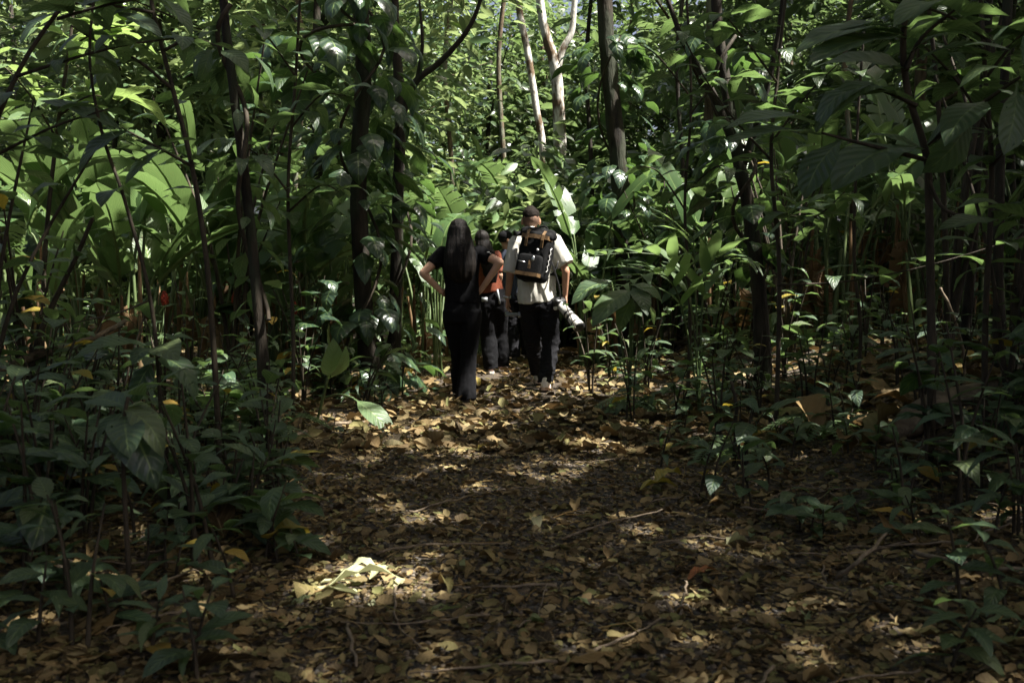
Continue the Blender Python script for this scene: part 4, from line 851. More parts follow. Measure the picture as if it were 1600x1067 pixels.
# ferns: fronds with small pinnae, one mesh per frond
def fern(px, d, label, seed, n=6, L=.34):
    rng = random.Random(seed); t = thing('fern', label, 'fern', gp(px, d), 'ferns beside the path')
    for k in range(n):
        az = k / n * 2 * PI + rng.uniform(-.3, .3); o = Vector((math.cos(az), math.sin(az), 0)); l = L * rng.uniform(.7, 1.1)
        sp = spline([(0, 0, 0), o * l * .4 + Vector((0, 0, l * .5)), o * l + Vector((0, 0, l * .25))], 8); mb = MB(); mb.tube(sp, .003, 3, False)
        P, D, S = [], [], []
        for i in range(3, len(sp) - 1):
            tg = (sp[i + 1] - sp[i]).normalized(); sd = tg.cross(Vector((0, 0, 1))).normalized()
            for s in (-1, 1):
                w = .12 * l / .45 * math.sin(PI * (i - 2) / (len(sp) - 1.5)) + .02; b = sp[i]; e = b + (sd * s + tg * .35) * w; m = (b + e) / 2; h = tg * .012
                mb.add([b - h * .6, m + h * 1.3, e, m - h * .9], [(0, 1, 2, 3)])
        mb.build('frond', M['palm'], t)
for i, (px, d, lab) in enumerate([(1130, 5.9, 'small fern right of the path among dead leaves'), (985, 8.0, 'fern next to the right path edge'), (430, 6.4, 'fern at the left edge of the path'), (240, 5.2, 'fern in the left undergrowth'), (1290, 6.0, 'fern in the right undergrowth')]):
    fern(px, d, lab, 700 + i)
# the pale seedling with an upright and a drooping leaf
t = thing('pale_seedling', 'pale green seedling with one upright and one drooping big leaf', 'seedling', gp(490, 7.2))
stem = [(0, 0, 0)] + [PX(*p) - t.location for p in [(500, 640, 7.15), (512, 590, 7.1)]]
mb = MB(); mb.tube(spline(stem, 5), .011, 6); mb.build('stem', M['stem'], t)
br = [PX(*p) - t.location for p in [(503, 622, 7.15), (528, 616, 7.1), (552, 622, 7.0)]]
mb = MB(); mb.tube(spline(br, 4), .008, 5); mb.build('leaf_stalk', M['stem'], t)
for bx, by, tx, ty, w, nr in [(512, 592, 522, 538, 1.35, (.5, -1, .2)), (512, 592, 545, 552, 1.0, (.8, -.8, .5)), (550, 621, 614, 684, 1.0, (.2, -.6, .9))]:
    a, e = PX(bx, by, 7.1) - t.location, PX(tx, ty, 6.9) - t.location; put_leaf(t, 'light', a, e - a, nr, (e - a).length * 1.1, w)

# seedlings carpeting both sides
rs = random.Random(91); cnt = 0; placed = []
def seed_label(x, y, big):
    w = 'nearest the camera' if y < 3.4 else 'in the near undergrowth' if y < 4.8 else 'at middle distance' if y < 6.8 else 'farther off' if y < 9 else 'level with the walkers'
    return '%s dark green seedling %s, in line with %s' % ('large' if big else 'small', w, lmk(x, y))
def try_seed(x, y, sc):
    b = Vector((x, y, ground(x, y) - .01)); hh = rs.uniform(.14, .42) * sc
    broad_plant(0, 0, hh, rs.randint(6, 11), seed_label(x, y, hh > .28), rs.randrange(99999), rs.choice(['seed', 'seed', 'lance', 'seed', 'broad']), (.11 * sc, .24 * sc), 'seedling', 'seedling', 'seedlings in the undergrowth', 1 if rs.random() < .6 else 2, b, .3, .3)
tries = 0
while cnt < 260 and tries < 4000:
    tries += 1
    y = 2.4 + 9.5 * rs.random() ** 1.2; x = rs.uniform(-.56 * y - .2, .56 * y + .2)
    e = abs(x - path_c(y)) - path_w(y)
    lim = -.05 if x < 0 else .05
    if e < lim: continue
    if x > 0 and y < 6.5 and rs.random() < .72: continue
    if y < 7.4 and 450 < 800 + x / y * FPX < 660: continue
    if x < 0 and y < 2.9 and rs.random() < .5: continue
    if any((x - a) ** 2 + (y - b) ** 2 < .11 ** 2 for a, b in placed): continue
    placed.append((x, y)); try_seed(x, y, 1.0 if y > 4 else .9); cnt += 1
# individual seedlings seen clearly in the photograph
for i, (px, py, d, h, n, L, key, lab) in enumerate([(450, 0, 3.95, .30, 10, (.10, .17), 'seed', 'small glossy seedling at the left edge of the path near the sun patch'), (425, 0, 4.3, .36, 10, (.10, .16), 'seed', 'seedling with stacked oval leaves left of the near path'), (470, 0, 3.55, .2, 7, (.09, .14), 'seed', 'low seedling touching the bright sun patch'),
        (1105, 0, 4.75, .42, 11, (.14, .24), 'seed', 'seedling with large ribbed leaves at the right edge of the near path'), (1170, 0, 4.5, .34, 9, (.16, .26), 'seed', 'seedling with broad blue-green leaves right of the near path'), (1215, 0, 5.0, .3, 8, (.14, .22), 'seed', 'seedling behind the broad blue-green one'), (1040, 0, 5.6, .3, 8, (.12, .2), 'lance', 'seedling with narrow leaves at the right path edge'),
        (1340, 0, 4.2, .2, 7, (.14, .2), 'seed', 'low seedling left of the foreground sapling'), (290, 0, 4.3, .35, 9, (.16, .24), 'seed', 'seedling with long leaves by the leaning stems'), (515, 0, 6.6, .16, 4, (.09, .13), 'seed', 'tiny round-leaved seedling below the pale seedling')]):
    broad_plant(px, d, h, n, lab, 800 + i, key, L, 'seedling', 'seedling', stems=1 if n < 9 else 2, low=.35)

# ------------------------------------------------------------------ forest floor: litter, single fallen leaves, twigs, gravel
def gnorm(x, y):
    e = .04; return Vector((ground(x - e, y) - ground(x + e, y), ground(x, y - e) - ground(x, y + e), 2 * e)).normalized()
rg = np.random.default_rng(33)
def floor_pts(n, y0, y1, pw, side=.62):
    y = y0 + (y1 - y0) * rg.random(n) ** pw; x = rg.uniform(-1, 1, n) * (side * y + .5)
    z = np.array([ground(a, b) for a, b in zip(x, y)]); return np.stack([x, y, z], 1)
LT = [litter_template(i, [.15, .5, -.3, .8, .05, -.5][i], [.35, .25, .5, .2, .7, .45][i]) for i in range(6)]
ch = []
for k, (Tm, Fm, Um) in enumerate(LT):
    for (n, y0, y1, pw, s0, s1, up) in [(2600, 1.9, 8.0, 1.25, .025, .068, .02), (7000, 1.9, 6.5, 1.3, .008, .04, .016), (2200, 6.0, 14, 1.3, .04, .15, .03), (700, 12, 34, 1.4, .12, .26, .02)]:
        P = floor_pts(n, y0, y1, pw)
        # a little thinner on the trodden middle of the near path
        thin = np.array([abs(a - path_c(b)) < .55 and noise.noise((a * 1.7, b * 1.1, 2)) > -.05 and rg.random() < .12 for a, b in P[:, :2]])
        P = P[~thin]; n = len(P)
        P[:, 2] += rg.uniform(.002, up, n)
        a = rg.uniform(0, 2 * PI, n); tl = rg.normal(size=n) * .24
        D = np.stack([np.cos(a), np.sin(a), tl], 1); Nn = np.stack([rg.normal(size=n) * .45, rg.normal(size=n) * .45, np.ones(n)], 1)
        S = rg.uniform(s0, s1, n); S3 = np.stack([S * rg.uniform(.4, 1.5, n), S, S * rg.uniform(.5, 1.8, n)], 1)
        ch.append(scatter(Tm, Fm, Um, P, frames(D, Nn), S3, rg.uniform(0, 1, n)))
o = obj('leaf_litter', fast_mesh('leaf_litter', ch, M['litter'])); tagp(o, 'brown dead leaf litter covering the forest floor', 'leaf litter', kind='stuff')

rf = random.Random(404)
def fallen(x, y, L, key, label, az=None, tilt=None, k=None, group='fallen leaves on the path', lift=.012):
    o = obj('fallen_leaf', LM[key][k] if k is not None else rf.choice(LM[key]))
    az = rf.uniform(0, 2 * PI) if az is None else az; tilt = rf.gauss(0, .14) if tilt is None else tilt
    n = gnorm(x, y) + Vector((rf.gauss(0, .22), rf.gauss(0, .22), 0)); d = Vector((math.cos(az), math.sin(az), tilt))
    b = Vector((x, y, ground(x, y) + lift)) - d * L * .5
    b.z = max(b.z, ground(b.x, b.y) + .006)
    o.matrix_basis = leaf_matrix(b, d, n, L, rf.uniform(.8, 1.15)); tagp(o, label, 'leaf', group); return o
def fpx(px, py, Lpx, key, label, az, tilt, k, lift=.015):
    d = FPX * CAMH / (py - HOR)
    for _ in range(4):
        p = PX(px, py, d); z = ground(p.x, p.y); d *= (CAMH - z) / (CAMH - p.z)
    p = PX(px, py, d); return fallen(p.x, p.y, Lpx / FPX * d, key, label, az, tilt, k, 'single fallen leaves', lift)
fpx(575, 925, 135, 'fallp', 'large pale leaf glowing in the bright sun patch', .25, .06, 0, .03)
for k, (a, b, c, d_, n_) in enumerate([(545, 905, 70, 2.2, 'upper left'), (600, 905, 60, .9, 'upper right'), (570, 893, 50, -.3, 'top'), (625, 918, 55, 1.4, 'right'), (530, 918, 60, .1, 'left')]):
    fpx(a, b, c, 'fallp', 'small cream leaf added to brighten the %s of the sun patch' % n_, d_, .05, (2, 0, 6, 8, 2)[k], .02)  # pale leaves added so the sun patch looks brighter
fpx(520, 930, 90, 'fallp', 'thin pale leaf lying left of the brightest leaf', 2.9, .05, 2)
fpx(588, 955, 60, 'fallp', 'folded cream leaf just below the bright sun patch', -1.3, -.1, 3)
fpx(1100, 908, 70, 'fallo', 'big rusty orange leaf at the right of the near path', .5, .15, 0, .02)
fpx(1030, 770, 75, 'fally', 'yellow leaf by the seedling at the right path edge', .3, .08, 0, .02)
fpx(1045, 755, 70, 'fally', 'second yellow leaf, half hidden above the first', .8, .1, 0, .03)
fpx(978, 985, 60, 'fallg', 'pale green leaf near the bottom right of the path', .1, .1, 2)
fpx(700, 960, 60, 'fallg', 'bright green leaf right of the sun patch', .5, .1, 2)
fpx(838, 825, 50, 'fallp', 'pale pointed leaf in the middle of the path', 1.7, .2, 0, .02)
fpx(560, 855, 45, 'fallg', 'olive leaf above the sun patch', .2, .1, 3)
fpx(478, 995, 45, 'fallg', 'green leaf left of the cream folded leaf', .3, .15, 0)
fpx(690, 955, 40, 'fallg', 'small yellow-green leaf beside the bright green one', .6, .1, 2)
fpx(560, 620, 60, 'fallo', 'orange-brown leaf under the drooping pale leaf', -.4, .05, 0, .02)
fpx(490, 935, 90, 'fall', 'curled brown leaf left of the sun patch', 2.6, .2, 1, .02)
fpx(740, 1045, 110, 'fall', 'big tan leaf at the bottom of the path', .1, .15, 3, .02)
fpx(915, 1045, 130, 'fall', 'large tan leaf at the bottom centre', .5, .1, 4, .02)
fpx(1240, 795, 150, 'fall', 'large torn tan leaf under the right seedlings', .2, .1, 1, .03)
fpx(1430, 850, 170, 'fall', 'big holed brown leaf in the dark right corner', 2.8, .2, 3, .03)
fpx(1240, 690, 110, 'fall', 'upright curled brown leaf in the right undergrowth', 1.9, .6, 5, .04)
fpx(340, 1050, 150, 'fall', 'long brown leaf at the bottom left', .3, .1, 2, .02)
fpx(120, 990, 150, 'fall', 'large brown leaf in the dark lower left corner', .6, .1, 1, .02)
fpx(330, 830, 110, 'fall', 'crumpled brown leaf left of the near path', 2.2, .4, 5, .03)
fpx(745, 604, 22, 'fally', 'small yellow leaf standing behind the foot of the woman', 1.9, 1.0, 0, .02)
pts = []
tries = 0
while len(pts) < 276 and tries < 9000:
    tries += 1
    y = 2.05 + 5.2 * rf.random() ** 1.35; x = rf.uniform(-.55 * y, .55 * y)
    if any((x - a) ** 2 + (y - b) ** 2 < .09 ** 2 for a, b in pts): continue
    pts.append((x, y)); r = rf.random()
    key = 'fall' if r < .76 else 'fallg' if r < .95 else 'fally' if r < .965 else 'fallp'
    col = {'fall': 'dry brown', 'fallg': 'olive green', 'fally': 'yellow', 'fallp': 'pale cream'}[key]
    s = 'on the path' if abs(x - path_c(y)) < path_w(y) else ('left of the path' if x < 0 else 'right of the path')
    w = 'by the bottom edge' if y < 3.2 else 'midway to the walkers' if y < 5 else 'toward the walkers'
    fallen(x, y, rf.uniform(.055, .13) if key != 'fallg' else rf.uniform(.045, .10), key, '%s leaf %s, %s, toward %s' % (col, s, w, lmk(x, y)))
# hanging and lying dead leaves on the right bank are larger
for i in range(22):
    y = rf.uniform(4.5, 8.5); x = rf.uniform(1.4, .5 * y); fallen(x, y, rf.uniform(.25, .42), 'fall', 'large dry brown leaf on the right bank %s toward %s' % ('nearer' if y < 6.2 else 'farther', lmk(x, y)), tilt=rf.gauss(.1, .25), lift=.04)

def stick(name, label, pts, r0, r1, mat='twig', cat='twig', group=None, wob=.02):
    P = [Vector(p) for p in pts]; sp = spline(P, 5); b = P[0]; rng = random.Random(len(label))
    mb = MB(); mb.tube([p - b + rv(rng, wob * .3) for p in sp], [r0 + (r1 - r0) * i / (len(sp) - 1) for i in range(len(sp))], 6)
    o = mb.build(name, M[mat]); o.location = b; tagp(o, label, cat, group); return o
def on(px, py, lift=.01):
    d = FPX * CAMH / (py - HOR)
    for _ in range(4):
        p = PX(px, py, d); z = ground(p.x, p.y) + lift; d *= (CAMH - z) / (CAMH - p.z)
    return PX(px, py, d)
stick('fallen_branch', 'pale fallen branch at the left edge of the path below the seedling', [on(462, 682, .03), on(500, 668, .05), on(545, 660, .04), on(580, 658, .03)], .018, .009)
stick('fallen_twig', 'thin twig crossing the dark ground at lower left', [on(215, 930, .03), on(260, 905, .05), on(310, 890, .04)], .006, .003)
stick('fallen_twig', 'bare twig right of the near path leaning up to a seedling', [on(880, 840, .02), on(960, 815, .04), on(1035, 797, .08)], .006, .003)
stick('fallen_twig', 'long thin twig across the middle of the path', [on(640, 800, .02), on(700, 783, .025), on(760, 765, .02)], .006, .003)
stick('fallen_twig', 'twig standing in the litter under the sun patch', [on(545, 970, .02), on(548, 1000, .03), on(560, 1040, .02)], .007, .004)
stick('fallen_twig', 'knobbly pale twig pieces right of centre near the bottom', [on(1015, 950, .02), on(1040, 940, .04), on(1050, 955, .02)], .007, .006)
stick('fallen_twig', 'short pale twig under the orange leaf', [on(1062, 960, .02), on(1070, 930, .05), on(1072, 905, .08)], .005, .004)
stick('fallen_branch', 'crooked branch on the dark right ground', [on(1310, 900, .04), on(1350, 870, .12), on(1385, 835, .1)], .009, .005)
stick('fallen_branch', 'long thin branch lying across the lower right', [on(1430, 860, .05), on(1500, 880, .04), on(1590, 890, .04), on(1640, 900, .04)], .010, .006)
stick('bent_stem', 'pale dead stem bending over right of the foreground sapling', [gp(1510, 6.3), PX(1505, 560, 6.3), PX(1488, 490, 6.2), PX(1468, 450, 6.2)], .014, .009, cat='stem')
stick('bare_stem', 'pale thin stem upright at the right path edge by the walkers', [gp(1148, 5.6), PX(1150, 640, 5.6), PX(1143, 595, 5.6)], .012, .009, 'stemb', 'stem')
stick('bare_stem', 'straight sunlit stem stump behind the crooked tree', [gp(1226, 9.4), PX(1227, 500, 9.4), PX(1228, 452, 9.4)], .018, .016, 'twig', 'stem')
stick('fallen_branch', 'mossy branch on the left undergrowth pointing to the edge', [PX(-20, 590, 6.0), PX(60, 555, 6.2), PX(130, 535, 6.4), PX(200, 500, 6.8)], .035, .015, 'bark2')
for i in range(60):
    y = 2.3 + 6 * rf.random() ** 1.2; x = rf.uniform(-.5 * y, .5 * y); a = rf.uniform(0, 6.28); l = rf.uniform(.12, .5)
    p = [Vector((x + math.cos(a) * l * k, y + math.sin(a) * l * k, 0)) + Vector((rf.uniform(-.03, .03), rf.uniform(-.03, .03), 0)) for k in (-.5, 0, .5)]
    for q in p: q.z = ground(q.x, q.y) + rf.uniform(.012, .04)
    stick('fallen_twig', 'thin dry twig lying in the leaf litter ' + ('nearest the camera' if y < 4 else 'midway' if y < 6 else 'by the walkers') + ' toward ' + lmk(x, y), p, rf.uniform(.003, .006), .002, group='loose twigs in the litter')
ch = []
for k in range(3):
    n = 380; P = floor_pts(n, 2.0, 9.0, 1.3); P[:, 2] += rg.uniform(.004, .03, n); a = rg.uniform(0, 2 * PI, n)
    Tt = np.array([(x, y, z) for y, b in ((0, .0), (.5, .05 * (k - 1)), (1, 0)) for x, z in ((-.014 + b, 0), (.014 + b, 0), (b, .026))], float)
    Ft = [(0, 1, 4, 3), (1, 2, 5, 4), (2, 0, 3, 5), (3, 4, 7, 6), (4, 5, 8, 7), (5, 3, 6, 8)]
    ch.append(scatter(Tt, Ft, np.tile([[.3, .3]], (9, 1)), P, frames(np.stack([np.cos(a), np.sin(a), rg.normal(size=n) * .18], 1), np.tile([[0., 0., 1.]], (n, 1))), rg.uniform(.04, .15, n), rg.uniform(0, .7, n)))
o = obj('twig_litter', fast_mesh('twig_litter', ch, M['litter'])); tagp(o, 'tiny broken twigs and stalks mixed into the leaf litter', 'twigs', kind='stuff')
# dry palm sheath lying on the right bank
def sheath():
    a, b = on(1385, 690, .05), PX(1640, 585, 5.4); t = thing('fallen_palm_sheath', 'long dry tan palm sheath lying on the right bank', 'sheath', a)
    sp = spline([Vector((0, 0, 0)), (b - a) * .35 + Vector((0, .05, .05)), (b - a) * .7 + Vector((0, -.05, .02)), b - a], 8)
    for k, (off, w0, w1, op) in enumerate([(Vector((0, 0, 0)), .10, .16, 1.9), (Vector((.1, -.06, -.07)), .05, .10, 1.4)]):
        v = []; f = []; m = 9
        for i, p in enumerate(sp):
            u = i / (len(sp) - 1); w = (w0 + (w1 - w0) * u) * (1 + .15 * math.sin(u * 9 + k)) * min(1, .25 + u * 4); tg = (sp[min(i + 1, len(sp) - 1)] - sp[max(0, i - 1)]).normalized()
            sd = tg.cross(Vector((0, 0, 1))).normalized(); up = sd.cross(tg)
            for j in range(m):
                q = (j / (m - 1) * 2 - 1) * op; v.append(tuple(p + off * min(1, u * 3) + sd * math.sin(q) * w + up * (math.cos(q) * w * .7 + .012 * math.sin(q * 9 + u * 5))))
        for i in range(len(sp) - 1):
            for j in range(m - 1): c = i * m + j; f.append((c, c + 1, c + m + 1, c + m))
        me = bpy.data.meshes.new('sheath_blade'); me.from_pydata(v, [], f); me.polygons.foreach_set('use_smooth', [True] * len(f))
        o = obj('sheath_blade', me, t, M['sheath']); sm = o.modifiers.new('solid', 'SOLIDIFY'); sm.thickness = .006
sheath()
# gravel showing between the leaves
def pebble():
    T = []; F = []; mb = MB(); mb.ell((0, 0, 0), (.5, .4, .28), None, 6, 4); return np.array(mb.v), [f for f in mb.f]
Tp, Fp = pebble(); Fq = [f for f in Fp]
m, nt, N, L = newmat('gravel_stone'); a = N.new('ShaderNodeAttribute'); a.attribute_name = 'tint'
c = ramp(nt, a.outputs['Fac'], [(0, (0.03, 0.027, 0.022)), (.4, (.07, .062, .05)), (.7, (.12, .088, .055)), (1, (.20, .16, .11))]); p = N.new('ShaderNodeBsdfPrincipled'); L.new(c, p.inputs[0]); p.inputs['Roughness'].default_value = .7
oo = N.new('ShaderNodeOutputMaterial'); L.new(p.outputs[0], oo.inputs[0]); M['stone'] = m
n = 7000; y = 1.9 + 5 * rg.random(n) ** 1.5; x = np.array([path_c(b) for b in y]) + rg.normal(size=n) * .65
P = np.stack([x, y, np.array([ground(a_, b_) for a_, b_ in zip(x, y)]) + .002], 1)
ang = rg.uniform(0, 6.28, n); R = frames(np.stack([np.cos(ang), np.sin(ang), rg.normal(size=n) * .3], 1), np.tile([[0., 0., 1.]], (n, 1)))
o = obj('gravel', fast_mesh('gravel', [scatter(Tp, Fq, np.zeros((len(Tp), 2)), P, R, rg.uniform(.008, .026, n), rg.uniform(0, 1, n))], M['stone'])); tagp(o, 'small grey gravel between the leaves on the path', 'gravel', kind='stuff')

# ------------------------------------------------------------------ people
M['skin'] = simple_mat('skin', (0.50, 0.30, 0.20), (0.56, 0.34, 0.23), 12, 0.5, 0.1, spec=0.35)
M['skin_tan'] = simple_mat('skin_tanned', (0.34, 0.18, 0.11), (0.39, 0.21, 0.13), 12, 0.5, 0.1, spec=0.35)
M['hair'] = simple_mat('hair_black', (0.004, 0.0035, 0.003), (0.013, 0.010, 0.008), 60, 0.55, 0.6, 160, stretch=(1, 1, .05), spec=0.14)
M['hair_brown'] = simple_mat('hair_brown_short', (0.006, 0.0045, 0.0035), (0.014, 0.010, 0.007), 90, 0.8, 0.3, 220, spec=0.1)
M['stubble'] = simple_mat('hair_shaved', (0.10, 0.058, 0.038), (0.14, 0.082, 0.055), 60, 0.7, 0.15, 200)
M['black_cloth'] = simple_mat('cloth_black', (0.0045, 0.0045, 0.005), (0.008, 0.008, 0.009), 40, 0.9, 0.3, 300, spec=0.1)
M['black_denim'] = simple_mat('denim_black', (0.007, 0.007, 0.008), (0.014, 0.014, 0.016), 60, 0.85, 0.4, 260, spec=0.12)
M['beige_cloth'] = simple_mat('cloth_beige', (0.52, 0.50, 0.43), (0.58, 0.56, 0.49), 18, 0.85, 0.25, 200, spec=0.15)
M['orange_cloth'] = simple_mat('cloth_orange', (0.12, 0.027, 0.010), (0.17, 0.04, 0.014), 25, 0.7, 0.3, 200)
M['navy_cloth'] = simple_mat('cloth_navy', (0.015, 0.02, 0.035), (0.03, 0.037, 0.055), 25, 0.75, 0.3, 200)
M['pack'] = simple_mat('backpack_fabric', (0.005, 0.005, 0.0055), (0.010, 0.010, 0.010), 60, 0.8, 0.35, 300, spec=0.1)
M['tan_strap'] = simple_mat('tan_leather', (0.10, 0.058, 0.025), (0.15, 0.088, 0.037), 30, 0.55, 0.3, 150, spec=0.35)
M['white_cord'] = simple_mat('white_cord', (0.55, 0.53, 0.50), (0.65, 0.63, 0.60), 60, 0.7, 0.2)
M['black_plastic'] = simple_mat('black_plastic', (0.012, 0.012, 0.012), (0.02, 0.02, 0.02), 60, 0.4, 0.1, spec=0.5)
M['lens_white'] = simple_mat('lens_white_enamel', (0.60, 0.585, 0.53), (0.66, 0.64, 0.58), 60, 0.35, 0.05, spec=0.5)
M['grey_plastic'] = simple_mat('grey_plastic', (0.20, 0.215, 0.22), (0.25, 0.265, 0.27), 40, 0.4, 0.1, spec=0.5)
M['metal'] = simple_mat('steel', (0.45, 0.45, 0.44), (0.55, 0.55, 0.54), 40, 0.3, 0.1, spec=0.5, metal=0.9)
M['shoe_white'] = simple_mat('shoe_white', (0.62, 0.58, 0.53), (0.75, 0.71, 0.66), 30, 0.7, 0.2)
M['shoe_pink'] = simple_mat('shoe_dusty_pink', (0.40, 0.27, 0.23), (0.48, 0.35, 0.30), 30, 0.7, 0.2)
M['shoe_dark'] = simple_mat('shoe_dark', (0.03, 0.026, 0.02), (0.06, 0.05, 0.04), 30, 0.7, 0.2)
M['sole'] = simple_mat('shoe_sole', (0.45, 0.30, 0.22), (0.6, 0.45, 0.36), 30, 0.7, 0.2)
M['eye'] = simple_mat('eye', (0.02, 0.015, 0.01), (0.6, 0.6, 0.58), 40, 0.3, 0)

def blend(name, mb, mat, parent, voxel=.012, smooth=4, wr=0.0, wf=(9, 9, 9), seed=0):
    """closed, overlapping shapes fused into one continuous surface"""
    me = mb.mesh('tmp', None); o = bpy.data.objects.new('tmp', me); COL.objects.link(o)
    r = o.modifiers.new('r', 'REMESH'); r.mode = 'VOXEL'; r.voxel_size = voxel
    if smooth: s = o.modifiers.new('s', 'SMOOTH'); s.factor = .5; s.iterations = smooth
    dg = bpy.context.evaluated_depsgraph_get(); dg.update()
    out = bpy.data.meshes.new_from_object(o.evaluated_get(dg)); bpy.data.objects.remove(o); bpy.data.meshes.remove(me)
    out.name = name
    if wr:
        n = len(out.vertices); co = np.empty(n * 3, np.float32); out.vertices.foreach_get('co', co); no = np.empty(n * 3, np.float32); out.vertices.foreach_get('normal', no)
        co = co.reshape(-1, 3); no = no.reshape(-1, 3)
        q = np.array([noise.noise((c[0] * wf[0] + seed, c[1] * wf[1], c[2] * wf[2])) + .5 * noise.noise((c[0] * wf[0] * 2.3, c[1] * wf[1] * 2.3 + seed, c[2] * wf[2] * 2.3)) for c in co])
        q = np.where(q > 0, 1 - np.abs(1 - 2 * np.clip(q, 0, 1)), q * .5)
        co = co + no * (wr * q)[:, None]; out.vertices.foreach_set('co', co.astype(np.float32).ravel())
    out.polygons.foreach_set('use_smooth', [True] * len(out.polygons)); out.materials.clear(); out.materials.append(mat); out.update()
    return obj(name, out, parent)

def head_R(yaw, pitch, roll=0): return Matrix.Rotation(yaw, 3, 'Z') @ Matrix.Rotation(-pitch, 3, 'X') @ Matrix.Rotation(roll, 3, 'Y')
def add_head(mb, c, R, s=1.0):
    c = Vector(c); q = lambda x, y, z: c + R @ (Vector((x, y, z)) * s)
    e = lambda p, r: mb.ell(q(*p), tuple(a * s for a in r), R)
    e((0, -.012, .03), (.076, .095, .092)); e((0, .03, -.045), (.056, .062, .068)); e((0, .055, -.085), (.030, .03, .024)); e((0, .072, .03), (.056, .02, .014))
    mb.cap(q(0, .085, .02), .009 * s, q(0, .108, -.022), .014 * s); e((0, .086, -.055), (.024, .010, .007)); e((0, .085, -.067), (.020, .010, .007))
    for k in (-1, 1): e((k * .078, -.008, -.004), (.011, .020, .032)); e((k * .045, .065, -.02), (.022, .02, .022))
def add_hand(mb, w, d, n, side, curl=.5, s=1.0):
    """w wrist, d direction to fingertips, n back-of-hand normal, side = direction of the thumb"""
    w, d, n = Vector(w), Vector(d).normalized(), Vector(n); sd = Vector(side); sd = (sd - d * sd.dot(d)).normalized(); n = (n - d * n.dot(d) - sd * n.dot(sd)).normalized()
    mb.loft([(w, sd * .026 * s, n * .019 * s), (w + d * .035 * s, sd * .036 * s, n * .016 * s), (w + d * .075 * s, sd * .041 * s, n * .014 * s), (w + d * .09 * s, sd * .036 * s, n * .011 * s)], 10)
    for k, ln in enumerate((.068, .078, .073, .056)):
        p = w + d * .082 * s + sd * (.030 - .0205 * k) * s; a = .12; dd = d
        for j, f in enumerate((.45, .32, .26)):
            a += curl * (.55 + .25 * j); dv = d * math.cos(a) - n * math.sin(a); q = p + dv * ln * f * s
            mb.cap(p, (.0092 - .0009 * j) * s, q, (.0085 - .0009 * j) * s, 6); p = q
    p = w + d * .02 * s + sd * .030 * s
    for j, (f, an) in enumerate(((.04, .8), (.032, .5), (.025, .25))):
        dv = (d * math.cos(an) + sd * math.sin(an) - n * .35 * curl * j).normalized(); q = p + dv * f * s; mb.cap(p, (.0125 - .001 * j) * s, q, (.0115 - .0012 * j) * s, 6); p = q
def leg_prims(mb, hip, knee, ank, r, s=1.0): mb.cap(hip, r[0], knee, r[1]); mb.cap(knee, r[1], ank, r[2])
def shoe(name, ank, yaw, root, mat, sole, s=1.0, pitch=0.0, label=None):
    ank = Vector(ank); R = Matrix.Rotation(yaw, 3, 'Z') @ Matrix.Rotation(-pitch, 3, 'X'); g = ank + R @ Vector((0, 0, -.085 * s))
    q = lambda x, y, z: g + R @ (Vector((x, y, z)) * s)
    X, Z = R @ Vector((s, 0, 0)), R @ Vector((0, 0, s))
    mb = MB(); mb.loft([(q(0, -.075, .045), X * .025, Z * .03), (q(0, -.055, .06), X * .038, Z * .05), (q(0, 0, .06), X * .04, Z * .05), (q(0, .07, .045), X * .044, Z * .036), (q(0, .14, .034), X * .045, Z * .025), (q(0, .18, .028), X * .03, Z * .016)], 12)
    mb.cap(q(0, -.03, .06), .042 * s, q(0, -.02, .10), .045 * s)
    u = blend('shoe', mb, mat, root, .009, 3)
    if label: u['label'] = label
    mb = MB(); prof = [(-.085, .02), (-.07, .036), (0, .038), (.08, .047), (.15, .044), (.185, .02)]; vs = []; fs = []
    ring = [(w, y) for y, w in prof] + [(-w, y) for y, w in reversed(prof)]; m = len(ring)
    for z in (-.002, .026):
        for x, y in ring: vs.append(q(x, y, z))
    fs = [tuple(reversed(range(m))), tuple(range(m, 2 * m))] + [(i, (i + 1) % m, m + (i + 1) % m, m + i) for i in range(m)]
    mb.add(vs, fs); mb.build('sole', sole, u, False)

